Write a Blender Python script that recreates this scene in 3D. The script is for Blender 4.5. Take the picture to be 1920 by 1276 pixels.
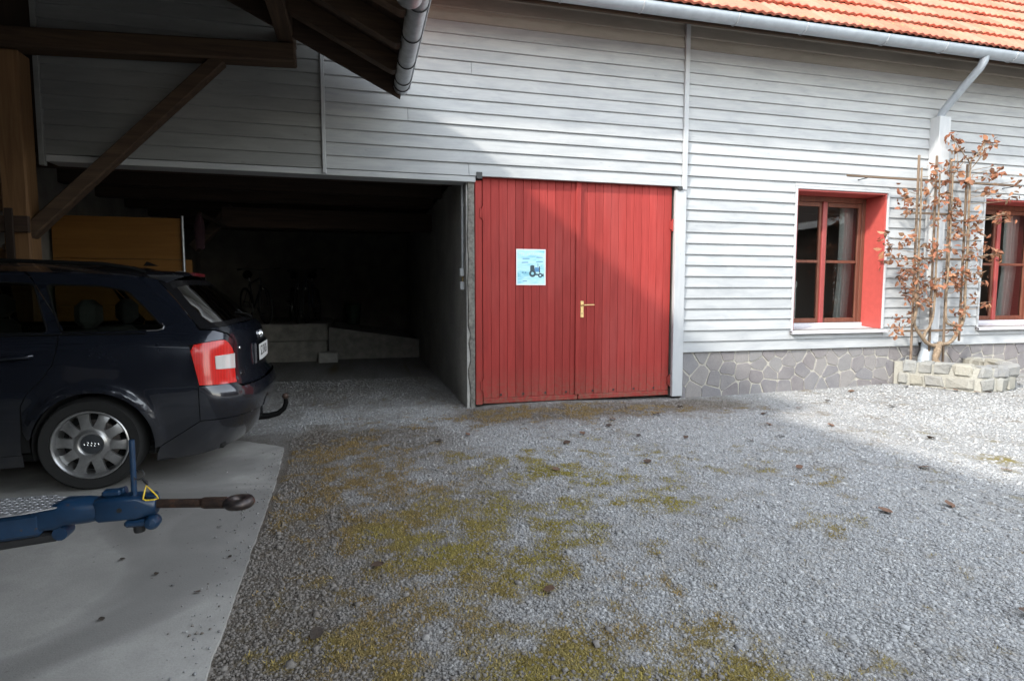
import bpy, math, random
import numpy as np
from mathutils import Vector, Matrix
from mathutils.geometry import delaunay_2d_cdt

random.seed(7)
rng = np.random.default_rng(11)
scene = bpy.context.scene
for o in list(bpy.data.objects):
    bpy.data.objects.remove(o)

# ------------------------------------------------------------------ camera
# world: X along the barn front (right +), Y into the barn (front at Y = 0), Z up, metres
YAW, PITCH, ROLL = 0.25573, 0.08054, -0.0005
CAM = Vector((0.0, -6.197, 1.2586))
cam_data = bpy.data.cameras.new("camera")
cam_data.sensor_fit = 'HORIZONTAL'
cam_data.sensor_width = 36.0
cam_data.lens = 36.0 * 1086.6 / 1920.0
cam_data.clip_start = 0.05
cam_data.clip_end = 400.0
cam = bpy.data.objects.new("camera", cam_data)
scene.collection.objects.link(cam)
cam.location = CAM
fwd = Vector((math.sin(YAW) * math.cos(PITCH), math.cos(YAW) * math.cos(PITCH), -math.sin(PITCH)))
right = Vector((math.cos(YAW), -math.sin(YAW), 0))
up = right.cross(fwd)
r2 = right * math.cos(ROLL) + up * math.sin(ROLL)
u2 = -right * math.sin(ROLL) + up * math.cos(ROLL)
cam.rotation_euler = Matrix((r2, u2, -fwd)).transposed().to_euler()
scene.camera = cam

# ------------------------------------------------------------------ sky, sun, exposure
SUN_TRAVEL = Vector((1.29, 0.65, -1.0)).normalized()
to_sun = -SUN_TRAVEL
world = bpy.data.worlds.new("World")
scene.world = world
world.use_nodes = True
wn = world.node_tree
sky = wn.nodes.new("ShaderNodeTexSky")
sky.sky_type = 'NISHITA'
sky.sun_disc = False
sky.sun_elevation = math.asin(to_sun.z)
sky.sun_rotation = math.atan2(to_sun.x, to_sun.y)
sky.air_density = 1.6
sky.dust_density = 0.4
sky.ozone_density = 1.0
wn.nodes["Background"].inputs["Strength"].default_value = 0.15
veil = wn.nodes.new("ShaderNodeHueSaturation")      # thin high cloud takes the blue out of the whole sky
veil.inputs["Saturation"].default_value = 0.33
wn.links.new(sky.outputs[0], veil.inputs["Color"])
wn.links.new(veil.outputs[0], wn.nodes["Background"].inputs["Color"])
sun_data = bpy.data.lights.new("sun", 'SUN')
sun_data.energy = 1.0
sun_data.angle = math.radians(3.0)
sun_data.color = (1.0, 0.95, 0.87)
sun = bpy.data.objects.new("sun", sun_data)
scene.collection.objects.link(sun)
sun.rotation_euler = SUN_TRAVEL.to_track_quat('-Z', 'Y').to_euler()
sun.location = (-9, -8, 12)
scene.view_settings.view_transform = 'Standard'
scene.view_settings.look = 'None'
scene.view_settings.gamma = 1.0
scene.view_settings.exposure = 2.6
scene.view_settings.use_curve_mapping = False
scene.cycles.max_bounces = 7
scene.cycles.diffuse_bounces = 4
scene.cycles.glossy_bounces = 4
scene.cycles.transmission_bounces = 6
scene.cycles.transparent_max_bounces = 8
scene.cycles.sample_clamp_indirect = 6.0
scene.cycles.use_denoising = True

# ------------------------------------------------------------------ object helpers
COL = scene.collection

def tag(o, label=None, cat=None, group=None, kind=None):
    if label: o["label"] = label
    if cat: o["category"] = cat
    if group: o["group"] = group
    if kind: o["kind"] = kind
    return o

def empty(name, loc=(0, 0, 0), rz=0.0, parent=None):
    o = bpy.data.objects.new(name, None)
    o.empty_display_size = 0.2
    o.location = loc
    o.rotation_euler = (0, 0, rz)
    COL.objects.link(o)
    if parent: o.parent = parent
    return o

def mesh_object(name, me, parent=None, loc=None, rot=None, scale=None):
    o = bpy.data.objects.new(name, me)
    COL.objects.link(o)
    if parent: o.parent = parent
    if loc is not None: o.location = loc
    if rot is not None: o.rotation_euler = rot
    if scale is not None: o.scale = scale
    return o

class MB:
    """collects shapes, links them as ONE mesh"""
    def __init__(self):
        self.v, self.f = [], []

    def add(self, vs, fs):
        n = len(self.v)
        self.v.extend([tuple(p) for p in vs])
        self.f.extend([tuple(i + n for i in f) for f in fs])
        return self

    def box(self, x0, x1, y0, y1, z0, z1):
        return self.add([(x0, y0, z0), (x1, y0, z0), (x1, y1, z0), (x0, y1, z0), (x0, y0, z1), (x1, y0, z1), (x1, y1, z1), (x0, y1, z1)],
                        [(0, 3, 2, 1), (4, 5, 6, 7), (0, 1, 5, 4), (1, 2, 6, 5), (2, 3, 7, 6), (3, 0, 4, 7)])

    def cbox(self, x0, x1, y0, y1, z0, z1, c=0.004, M=None):
        """box with chamfered edges; M maps local to world"""
        hx, hy, hz = (x1 - x0) / 2, (y1 - y0) / 2, (z1 - z0) / 2
        cx, cy, cz = (x0 + x1) / 2, (y0 + y1) / 2, (z0 + z1) / 2
        c = min(c, hx * .9, hy * .9, hz * .9)
        idx, vs = {}, []
        for sx in (-1, 1):
            for sy in (-1, 1):
                for sz in (-1, 1):
                    for a in range(3):
                        p = [sx * (hx - c), sy * (hy - c), sz * (hz - c)]
                        p[a] += c * (sx, sy, sz)[a]
                        idx[(sx, sy, sz, a)] = len(vs)
                        vs.append((cx + p[0], cy + p[1], cz + p[2]))
        fs = []
        for a in range(3):
            b, d = (a + 1) % 3, (a + 2) % 3
            for s in (-1, 1):
                q = []
                for (sb, sd) in ((-1, -1), (1, -1), (1, 1), (-1, 1)):
                    k = [0, 0, 0]; k[a] = s; k[b] = sb; k[d] = sd
                    q.append(idx[(*k, a)])
                fs.append(tuple(q if s > 0 else q[::-1]))
            for sb in (-1, 1):
                for sd in (-1, 1):
                    k = [0, 0, 0]; k[b] = sb; k[d] = sd
                    k0 = list(k); k0[a] = -1
                    k1 = list(k); k1[a] = 1
                    q = [idx[(*k0, b)], idx[(*k1, b)], idx[(*k1, d)], idx[(*k0, d)]]
                    fs.append(tuple(q if sb * sd < 0 else q[::-1]))
        for sx in (-1, 1):
            for sy in (-1, 1):
                for sz in (-1, 1):
                    q = [idx[(sx, sy, sz, 0)], idx[(sx, sy, sz, 1)], idx[(sx, sy, sz, 2)]]
                    fs.append(tuple(q if sx * sy * sz > 0 else q[::-1]))
        if M is not None: vs = [M @ Vector(p) for p in vs]
        return self.add(vs, fs)

    def beam(self, p0, p1, w, h, c=0.006, upv=(0, 0, 1)):
        """squared timber from p0 to p1, width w (sideways) and height h"""
        p0, p1 = Vector(p0), Vector(p1)
        d = (p1 - p0); L = d.length; d.normalize()
        upv = Vector(upv)
        if abs(d.dot(upv)) > .98: upv = Vector((0, 1, 0))
        s = upv.cross(d).normalized(); u = d.cross(s)
        M = Matrix(((d.x, s.x, u.x, p0.x), (d.y, s.y, u.y, p0.y), (d.z, s.z, u.z, p0.z), (0, 0, 0, 1)))
        return self.cbox(0, L, -w / 2, w / 2, -h / 2, h / 2, c, M)

    def tube(self, pts, rad, n=10, caps=True, closed=False):
        pts = [Vector(p) for p in pts]
        rr = rad if isinstance(rad, (list, tuple)) else [rad] * len(pts)
        vs, fs = [], []
        prev = None
        m = len(pts)
        for i, p in enumerate(pts):
            if closed: t = pts[(i + 1) % m] - pts[i - 1]
            else: t = pts[min(i + 1, m - 1)] - pts[max(i - 1, 0)]
            t.normalize()
            if prev is None:
                a = Vector((0, 0, 1)) if abs(t.z) < .9 else Vector((1, 0, 0))
                prev = t.cross(a).normalized()
            prev = (prev - t * prev.dot(t)).normalized()
            b = t.cross(prev)
            for k in range(n):
                an = 2 * math.pi * k / n
                vs.append(p + (prev * math.cos(an) + b * math.sin(an)) * rr[i])
        for i in range(m if closed else m - 1):
            j = (i + 1) % m
            for k in range(n):
                l = (k + 1) % n
                fs.append((i * n + k, i * n + l, j * n + l, j * n + k))
        if caps and not closed:
            fs.append(tuple(range(n))[::-1])
            fs.append(tuple((m - 1) * n + k for k in range(n)))
        return self.add(vs, fs)

    def lathe(self, prof, M=None, n=32, closed=False):
        """prof: (radius, height along local Z)"""
        vs, fs = [], []
        for (r, h) in prof:
            for k in range(n):
                a = 2 * math.pi * k / n
                p = Vector((r * math.cos(a), r * math.sin(a), h))
                vs.append(M @ p if M is not None else p)
        m = len(prof)
        for i in range(m if closed else m - 1):
            j = (i + 1) % m
            for k in range(n):
                l = (k + 1) % n
                fs.append((i * n + k, i * n + l, j * n + l, j * n + k))
        return self.add(vs, fs)

    def prism(self, poly, o, ux, uy, depth, taper=0.0, bevel=0.0):
        """2-D polygon (ccw seen against normal ux x uy) extruded by depth along the normal"""
        o, ux, uy = Vector(o), Vector(ux), Vector(uy)
        nn = ux.cross(uy).normalized()
        m = len(poly)
        cx = sum(p[0] for p in poly) / m; cy = sum(p[1] for p in poly) / m
        rings = [(0.0, 1.0)]
        if bevel > 0:
            sz = max(max(abs(p[0] - cx), abs(p[1] - cy)) for p in poly)
            k = 1 - bevel / max(sz, 1e-3)
            rings += [(depth - bevel, 1 - taper), (depth, (1 - taper) * k)]
        else:
            rings += [(depth, 1 - taper)]
        vs, fs = [], []
        for (d, s) in rings:
            for p in poly:
                vs.append(o + ux * (cx + (p[0] - cx) * s) + uy * (cy + (p[1] - cy) * s) + nn * d)
        for r in range(len(rings) - 1):
            for i in range(m):
                j = (i + 1) % m
                fs.append((r * m + i, r * m + j, (r + 1) * m + j, (r + 1) * m + i))
        fs.append(tuple(range(m))[::-1])
        fs.append(tuple((len(rings) - 1) * m + i for i in range(m)))
        return self.add(vs, fs)

    def mesh(self, name, mat, smooth=False):
        me = bpy.data.meshes.new(name)
        me.from_pydata(self.v, [], self.f)
        if mat is not None: me.materials.append(mat)
        if smooth: me.polygons.foreach_set("use_smooth", [True] * len(me.polygons))
        me.update()
        return me

    def build(self, name, mat, parent=None, smooth=False, loc=None):
        me = self.mesh(name, mat, smooth)
        if smooth:
            try: me.set_sharp_from_angle(angle=math.radians(38))
            except Exception: pass
        return mesh_object(name, me, parent, loc)

# ------------------------------------------------------------------ material helpers
class NT:
    def __init__(self, name):
        self.m = bpy.data.materials.new(name)
        self.m.use_nodes = True
        self.t = self.m.node_tree
        self.b = self.t.nodes["Principled BSDF"]

    def node(self, typ, **kw):
        n = self.t.nodes.new(typ)
        for k, v in kw.items(): setattr(n, k, v)
        return n

    def put(self, sock, v):
        if hasattr(v, "is_output") or isinstance(v, bpy.types.NodeSocket):
            self.t.links.new(v, sock)
        elif v is not None:
            if sock.type == 'RGBA' and len(v) == 3: v = (*v, 1)
            sock.default_value = v

    def pos(self):
        return self.node("ShaderNodeNewGeometry").outputs["Position"]

    def obj(self):
        return self.node("ShaderNodeTexCoord").outputs["Object"]

    def rand(self):
        return self.node("ShaderNodeObjectInfo").outputs["Random"]

    def attr(self, name, out="Color"):
        return self.node("ShaderNodeAttribute", attribute_name=name).outputs[out]

    def scale(self, vec, s):
        n = self.node("ShaderNodeVectorMath", operation='MULTIPLY')
        self.put(n.inputs[0], vec); n.inputs[1].default_value = s
        return n.outputs[0]

    def offs(self, vec, val):
        """shift coordinates by a per-object random so that neighbours differ"""
        n = self.node("ShaderNodeVectorMath", operation='ADD')
        c = self.node("ShaderNodeCombineXYZ")
        m = self.math('MULTIPLY', val, 37.0)
        self.put(c.inputs[0], m); self.put(c.inputs[1], m); self.put(c.inputs[2], m)
        self.put(n.inputs[0], vec); self.put(n.inputs[1], c.outputs[0])
        return n.outputs[0]

    def noise(self, vec, scale=5.0, detail=4.0, rough=.55, dist=0.0):
        n = self.node("ShaderNodeTexNoise")
        self.put(n.inputs["Vector"], vec)
        n.inputs["Scale"].default_value = scale; n.inputs["Detail"].default_value = detail
        n.inputs["Roughness"].default_value = rough; n.inputs["Distortion"].default_value = dist
        return n.outputs["Fac"]

    def voro(self, vec, scale=5.0, feature='F1', out="Distance", rnd=1.0):
        n = self.node("ShaderNodeTexVoronoi", feature=feature)
        self.put(n.inputs["Vector"], vec); n.inputs["Scale"].default_value = scale
        n.inputs["Randomness"].default_value = rnd
        return n.outputs[out]

    def math(self, op, a, b=0.0, clamp=False):
        n = self.node("ShaderNodeMath", operation=op, use_clamp=clamp)
        self.put(n.inputs[0], a); self.put(n.inputs[1], b)
        return n.outputs[0]

    def mix(self, fac, a, b, mode='MIX'):
        n = self.node("ShaderNodeMix", data_type='RGBA', blend_type=mode)
        self.put(n.inputs[0], fac); self.put(n.inputs[6], a); self.put(n.inputs[7], b)
        return n.outputs[2]

    def ramp(self, fac, stops, interp='LINEAR'):
        n = self.node("ShaderNodeValToRGB")
        cr = n.color_ramp; cr.interpolation = interp
        while len(cr.elements) > 1: cr.elements.remove(cr.elements[-1])
        for i, (p, c) in enumerate(stops):
            e = cr.elements[0] if i == 0 else cr.elements.new(p)
            e.position = p
            if not isinstance(c, (tuple, list)): c = (c, c, c)
            e.color = (*c[:3], 1)
        self.put(n.inputs[0], fac)
        return n.outputs["Color"]

    def bump(self, h, strength=.5, dist=.01, normal=None):
        n = self.node("ShaderNodeBump")
        n.inputs["Strength"].default_value = strength; n.inputs["Distance"].default_value = dist
        self.put(n.inputs["Height"], h)
        if normal is not None: self.put(n.inputs["Normal"], normal)
        return n.outputs["Normal"]

    def out(self, color=None, rough=None, metal=None, normal=None, **kw):
        for k, v in (("Base Color", color), ("Roughness", rough), ("Metallic", metal), ("Normal", normal)):
            if v is not None: self.put(self.b.inputs[k], v)
        for k, v in kw.items(): self.put(self.b.inputs[k.replace("_", " ")], v)
        return self.m

def plain(name, col, rough=.6, metal=0.0, var=.15, scale=30.0, bump=.0, **kw):
    t = NT(name)
    nz = t.noise(t.pos(), scale, 4, .6)
    c = t.mix(t.ramp(nz, [(.3, 0), (.7, 1)]), tuple(x * (1 - var) for x in col), tuple(min(1, x * (1 + var)) for x in col))
    nrm = t.bump(nz, bump, .004) if bump else None
    return t.out(c, rough, metal, nrm, **kw)

def wood(name, dark, light, axis, rough=.75, grain=26.0, bump=.4, rand=.35, spec=.3):
    """weathered timber, grain along axis (0 x, 1 y, 2 z)"""
    t = NT(name)
    p = t.offs(t.pos(), t.rand())
    sc = [grain, grain, grain]; sc[axis] = grain * .06
    g = t.noise(t.scale(p, sc), 1.0, 5, .6, .6)
    big = t.noise(p, 2.2, 3, .5)
    c = t.mix(t.ramp(g, [(.3, 0), (.72, 1)]), dark, light)
    c = t.mix(t.math('MULTIPLY', big, .5), c, tuple(x * .6 for x in dark))
    hsv = t.node("ShaderNodeHueSaturation")
    t.put(hsv.inputs["Color"], c)
    t.put(hsv.inputs["Value"], t.math('ADD', t.math('MULTIPLY', t.rand(), rand * 2), 1 - rand))
    return t.out(hsv.outputs[0], rough, None, t.bump(g, bump, .003), Specular_IOR_Level=spec)

def board_paint(name, col, grey, rand=.06, axis=0):
    """thin opaque paint over sawn boards: blotches, grain, knots, a few rusty nail runs"""
    t = NT(name)
    p = t.offs(t.pos(), t.rand())
    sc = [40, 40, 40]; sc[axis] = 1.6
    g = t.noise(t.scale(p, sc), 1.0, 5, .65, .4)
    sb = [9, 9, 9]; sb[axis] = 2.2
    bl = t.noise(t.scale(p, sb), 1.0, 4, .62, .5)
    c = t.mix(t.ramp(bl, [(.42, 0), (.72, .55)]), col, grey)
    c = t.mix(t.ramp(g, [(.45, 0), (.85, .45)]), c, grey)
    sk = [16, 16, 16]; sk[axis] = 4.5
    kn = t.voro(t.scale(p, sk), 1.0)
    few = t.ramp(t.noise(t.scale(p, (3, 3, 7)), 1.0, 2, .5), [(.52, 0), (.60, 1)])
    c = t.mix(t.mix(few, (0, 0, 0), t.ramp(kn, [(.0, .45), (.06, .3), (.12, 0)])), c, tuple(x * .6 for x in grey))
    hsv = t.node("ShaderNodeHueSaturation")
    t.put(hsv.inputs["Color"], c)
    t.put(hsv.inputs["Value"], t.math('ADD', t.math('MULTIPLY', t.rand(), rand * 2), 1 - rand))
    return t.out(hsv.outputs[0], .62, None, t.bump(g, .35, .002), Specular_IOR_Level=.3)

M = {}
M['white_board'] = board_paint("white_board_paint", (.365, .371, .370), (.225, .238, .25))
M['darker_board'] = board_paint("darker_board_paint", (.215, .218, .212), (.15, .152, .15))  # same board paint in a darker, greyer tone for the left panel
M['white_trim'] = board_paint("white_trim_paint", (.40, .408, .412), (.30, .318, .335), axis=2)
M['eaves_shade_board'] = board_paint("shade_toned_eaves_board_paint", (.31, .28, .24), (.21, .19, .16))  # brown-grey tone stands in for the shade under the eaves
M['red_door'] = None
t = NT("red_door_paint")
p = t.offs(t.pos(), t.rand())
g = t.noise(t.scale(p, (46, 46, 2.2)), 1.0, 5, .6, .3)
bl = t.noise(t.scale(p, (7, 7, 2)), 1.0, 3, .6)
c = t.mix(t.ramp(g, [(.35, 0), (.75, 1)]), (.245, .030, .026), (.33, .046, .039))
c = t.mix(t.ramp(bl, [(.5, 0), (.8, .5)]), c, (.20, .03, .026))
hsv = t.node("ShaderNodeHueSaturation"); t.put(hsv.inputs["Color"], c)
t.put(hsv.inputs["Value"], t.math('ADD', t.math('MULTIPLY', t.rand(), .26), .87))
sx = t.node("ShaderNodeSeparateXYZ"); t.put(sx.inputs[0], t.pos())
splash = t.math('MULTIPLY', t.ramp(sx.outputs[2], [(.03, 1), (.16, .55), (.45, 0)]), t.ramp(t.noise(t.pos(), 26, 5, .7), [(.40, 0), (.66, 1)]))
nail = t.voro(t.scale(t.pos(), (11, 1, 1.1)), 1.0)
worn = t.mix(t.math('MULTIPLY', splash, .8), hsv.outputs[0], (.16, .115, .08))
fade = t.noise(t.scale(t.pos(), (3, 3, .7)), 1.0, 4, .6)
worn = t.mix(t.ramp(fade, [(.5, 0), (.75, .35)]), worn, (.36, .085, .075))
M['red_door'] = t.out(worn, .55, None, t.bump(g, .35, .002), Specular_IOR_Level=.12)
M['red_reveal'] = plain("red_reveal_paint", (.36, .060, .050), .5, var=.08, scale=14)
M['window_wood'] = wood("window_wood", (.10, .035, .022), (.20, .075, .045), 2, .45, rand=.1)
M['window_red'] = plain("window_red_paint", (.25, .045, .04), .45, var=.08)
M['sill'] = plain("white_sill_metal", (.50, .49, .51), .4, var=.06)
for ax, nm in ((0, 'x'), (1, 'y'), (2, 'z')):
    M['timber_' + nm] = wood("old_timber_" + nm, (.032, .019, .012), (.095, .060, .036), ax)
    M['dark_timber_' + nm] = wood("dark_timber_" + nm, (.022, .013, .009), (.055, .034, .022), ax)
    M['fresh_timber_' + nm] = wood("fresh_timber_" + nm, (.12, .060, .025), (.23, .13, .058), ax, rand=.25)
M['zinc'] = plain("zinc_sheet", (.33, .365, .40), .42, .25, var=.10, scale=9, bump=.05)
M['zinc_old'] = plain("old_zinc_sheet", (.40, .42, .44), .38, .55, var=.22, scale=14, bump=.08)
M['black_metal'] = plain("black_metal", (.015, .015, .016), .5)
M['mortar'] = plain("pale_mortar", (.33, .31, .265), .9, var=.2, scale=60, bump=.6)
t = NT("plinth_stone")
p = t.offs(t.pos(), t.rand())
nz = t.noise(p, 7, 5, .65); fine = t.noise(p, 55, 4, .6)
c = t.ramp(t.rand(), [(0, (.14, .125, .13)), (.2, (.19, .183, .18)), (.4, (.155, .138, .14)), (.6, (.215, .20, .19)), (.8, (.13, .12, .128)), (1, (.175, .172, .178))])
c = t.mix(t.ramp(nz, [(.35, 0), (.75, .6)]), c, (.24, .225, .215))
c = t.mix(t.ramp(fine, [(.4, 0), (.8, .35)]), c, (.09, .085, .085))
M['stone'] = t.out(c, .85, None, t.bump(t.math('ADD', fine, nz), .5, .006))
t = NT("planter_stone")
p = t.offs(t.pos(), t.rand())
nz = t.noise(p, 6, 5, .65); fine = t.noise(p, 45, 5, .65)
c = t.ramp(t.rand(), [(0, (.17, .172, .178)), (.25, (.24, .23, .195)), (.5, (.15, .162, .18)), (.75, (.27, .255, .21)), (1, (.19, .198, .2))])
c = t.mix(t.ramp(nz, [(.4, 0), (.75, .6)]), c, (.27, .255, .215))
c = t.mix(t.ramp(fine, [(.45, 0), (.8, .4)]), c, (.16, .16, .15))
M['planter_stone'] = t.out(c, .85, None, t.bump(t.math('ADD', fine, t.math('MULTIPLY', nz, 2)), .8, .012))
t = NT("clay_roof_tile")
p = t.offs(t.pos(), t.rand())
nz = t.noise(p, 14, 5, .65); big = t.noise(t.pos(), 2.5, 4, .6); fine = t.noise(p, 90, 3, .6)
c = t.ramp(t.rand(), [(0, (.34, .080, .045)), (.2, (.44, .125, .075)), (.45, (.40, .105, .060)), (.7, (.46, .155, .10)), (.9, (.37, .115, .07)), (1, (.30, .145, .095))])
c = t.mix(t.ramp(nz, [(.45, 0), (.75, .5)]), c, (.32, .085, .05))
c = t.mix(t.ramp(t.math('MULTIPLY', big, t.noise(p, 38, 3, .5)), [(.33, 0), (.42, .6)]), c, (.30, .20, .07))
M['tile'] = t.out(c, .8, None, t.bump(t.math('ADD', nz, fine), .3, .004))
t = NT("concrete_slab")
p = t.pos()
n1 = t.noise(p, 1.3, 5, .6, .3); n2 = t.noise(p, 9, 5, .65); n3 = t.noise(p, 120, 3, .6)
c = t.mix(t.ramp(n1, [(.35, 0), (.7, 1)]), (.27, .263, .243), (.41, .40, .372))
c = t.mix(t.ramp(n2, [(.45, 0), (.75, .55)]), c, (.25, .244, .23))
c = t.mix(t.ramp(n3, [(.5, 0), (.75, .35)]), c, (.19, .185, .18))
n4 = t.noise(p, .75, 3, .5, 1.2)
c = t.mix(t.ramp(n4, [(.40, .75), (.49, .35), (.53, 0)]), c, (.17, .165, .155))
sp = t.voro(p, 26)
few = t.ramp(t.noise(p, 3.1, 3, .6), [(.5, 0), (.62, 1)])
c = t.mix(t.mix(few, (0, 0, 0), t.ramp(sp, [(.0, .85), (.10, .6), (.16, 0)])), c, (.07, .055, .04))
M['slab'] = t.out(c, .8, None, t.bump(t.math('ADD', n2, n3), .35, .004))
t = NT("old_render_wall")
p = t.pos()
n1 = t.noise(p, 1.6, 5, .65, .4); n2 = t.noise(p, 24, 4, .6)
c = t.mix(t.ramp(n1, [(.35, 0), (.7, 1)]), (.29, .286, .266), (.42, .413, .385))
c = t.mix(t.ramp(n2, [(.45, 0), (.8, .4)]), c, (.09, .088, .082))
M['old_render'] = t.out(c, .9, None, t.bump(t.math('ADD', n1, n2), .5, .01))
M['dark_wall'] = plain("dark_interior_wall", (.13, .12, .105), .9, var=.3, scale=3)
M['old_concrete'] = plain("old_concrete_step", (.20, .188, .165), .9, var=.3, scale=6, bump=.4)
M['room'] = plain("room_wall_paint", (.20, .19, .18), .8, var=.1)
def thin_glass(name, tint, refl=1.0):
    t = NT(name)
    tr = t.node("ShaderNodeBsdfTransparent"); t.put(tr.inputs[0], tint)
    gl = t.node("ShaderNodeBsdfGlossy"); gl.inputs["Roughness"].default_value = .015
    fr = t.node("ShaderNodeFresnel"); fr.inputs["IOR"].default_value = 1.5
    mx = t.node("ShaderNodeMixShader")
    t.put(mx.inputs[0], t.math('MULTIPLY', fr.outputs[0], refl, True))
    t.put(mx.inputs[1], tr.outputs[0]); t.put(mx.inputs[2], gl.outputs[0])
    t.put(t.t.nodes["Material Output"].inputs["Surface"], mx.outputs[0])
    return t.m
M['glass'] = thin_glass("window_glass", (.82, .86, .85), 1.6)
M['car_glass'] = thin_glass("tinted_car_glass", (.52, .56, .50), .7)
# ================================================================== ground
def vnoise(x, y, scale, seed=0, octaves=4):
    """value noise 0..1 on numpy arrays"""
    tot = np.zeros_like(x, dtype=float); amp = 1.0; norm = 0.0
    for o in range(octaves):
        r = np.random.default_rng(seed * 97 + o)
        tab = r.random((256, 256))
        fx, fy = x * scale * 2 ** o + 53.7 * o, y * scale * 2 ** o + 17.3 * o
        ix, iy = np.floor(fx).astype(int), np.floor(fy).astype(int)
        u, v = fx - ix, fy - iy
        u, v = u * u * (3 - 2 * u), v * v * (3 - 2 * v)
        a = tab[ix % 256, iy % 256]; b = tab[(ix + 1) % 256, iy % 256]
        c_ = tab[ix % 256, (iy + 1) % 256]; d = tab[(ix + 1) % 256, (iy + 1) % 256]
        tot += amp * ((a * (1 - u) + b * u) * (1 - v) + (c_ * (1 - u) + d * u) * v)
        norm += amp; amp *= .55
    return tot / norm

def sstep(a, b, x):
    t_ = np.clip((x - a) / (b - a), 0, 1)
    return t_ * t_ * (3 - 2 * t_)

def ground_z(x, y):
    z = .105 * sstep(4.0, 9.5, x) * sstep(-4.5, -.3, y)
    z = z + .018 * (vnoise(x, y, .8, 3, 2) - .5) * sstep(-.52, -.1, x)
    z = z + .03 * sstep(-.6, -.1, y) * sstep(.9, 1.6, x) * (1 - sstep(2.2, 3.2, x))
    return z

# moss grows in the middle of the drive and along wheel tracks: (x, y, radius x, radius y, weight, tone)  tone 0 brown .. 1 green
MOSS = [(-.17, -1.5, .35, .45, .8, .15), (.06, -2.25, .45, .45, .8, .2), (-.22, -2.6, .28, .5, .7, .05), (.2, -3.15, .42, .4, .95, .45),
        (.47, -3.2, .35, .35, .8, .8), (.5, -3.6, .4, .35, 1.0, .7), (.23, -4.0, .35, .3, 1.0, .5), (.86, -3.35, .28, .25, .8, .85),
        (1.2, -2.0, .5, .22, .75, .7), (1.5, -2.45, .35, .2, .7, .75), (1.45, -3.0, .3, .18, .55, .7), (.8, -1.9, .3, .18, .55, .55),
        (1.14, -3.9, .2, .22, .65, .3), (1.15, -4.25, .2, .16, .7, .5), (1.05, -4.5, .2, .2, .6, .5), (.8, -4.2, .3, .22, .85, .8),
        (.54, -4.45, .4, .3, .95, .55), (.05, -4.25, .3, .3, .8, .3), (2.47, -3.54, .22, .12, .7, .8), (2.3, -3.65, .2, .1, .4, .3),
        (4.6, -2.9, .28, .2, .6, .7), (4.15, -2.6, .2, .1, .5, .75), (3.17, -.62, .9, .16, .7, .1), (1.9, -.45, .9, .3, .75, .1),
        (1.1, -.6, .4, .3, .6, .15), (2.6, -.45, .5, .2, .7, .25), (3.8, -.75, .5, .15, .55, .1), (.3, -4.8, .6, .4, .8, .5),
        (2.2, -2.2, .35, .12, .4, .6), (3.1, -2.2, .3, .12, .35, .6), (2.9, -3.0, .3, .12, .35, .5), (.2, -.9, .5, .4, .35, .05)]

def moss_fields(x, y):
    m = np.zeros_like(x, dtype=float); tone = np.zeros_like(x, dtype=float); ws = np.full_like(x, 1e-6, dtype=float)
    n1 = vnoise(x, y, 2.6, 5, 4); n2 = vnoise(x, y, 11.0, 9, 4)
    wx = x + .35 * (vnoise(x, y, 1.7, 21, 3) - .5); wy = y + .35 * (vnoise(x, y, 1.7, 22, 3) - .5)
    for (cx, cy, rx, ry, w, tn) in MOSS:
        g_ = w * np.exp(-(((wx - cx) / (rx * 1.3)) ** 2 + ((wy - cy) / (ry * 1.3)) ** 2))
        m = np.maximum(m, g_); tone += tn * g_; ws += g_
    tone = tone / ws
    m = np.clip(m * .85 + (n1 - .5) * .9 + (n2 - .5) * 1.5 - .10, 0, 1)
    m *= sstep(-.62, -.5, x)
    # loose soil and dirt: along the slab, in front of the doors
    soil = .85 * np.exp(-((x + .40) / .16) ** 2) * (y < -.4) + .9 * np.exp(-((y + .35) / .38) ** 2) * sstep(.6, 1.2, x) * (1 - sstep(3.6, 4.6, x))
    soil = soil + .6 * np.exp(-((x + .1) / .35) ** 2) * sstep(-2.2, -3.2, y) * .8 + .4 * sstep(-.6, .8, y) * (x < 1.3)
    soil = soil + .45 * np.exp(-(((x - .1) / .55) ** 2 + ((y + 1.0) / .7) ** 2))
    soil = soil + .52 * (1 - sstep(.4, 1.6, x)) * sstep(-.5, -.9, y) + .6 * np.exp(-((y + .55) / .35) ** 2) * sstep(.9, 1.3, x) * (1 - sstep(3.9, 4.9, x))
    soil = np.clip(soil + (n1 - .5) * .9 + (n2 - .5) * .5, 0, 1)
    return m, np.clip(tone * .8 + (n1 - .5) * .6 - .04, 0, 1), soil

def axis_pts(lo, hi, step, far0, far1):
    core = np.arange(lo, hi + step / 2, step)
    out_ = [core]
    g_ = step; p_ = hi; r_ = []
    while p_ < far1:
        g_ *= 1.35; p_ += g_; r_.append(p_)
    l_ = []; g_ = step; p_ = lo
    while p_ > far0:
        g_ *= 1.35; p_ -= g_; l_.append(p_)
    return np.concatenate([np.array(l_[::-1]), core, np.array(r_)])

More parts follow.
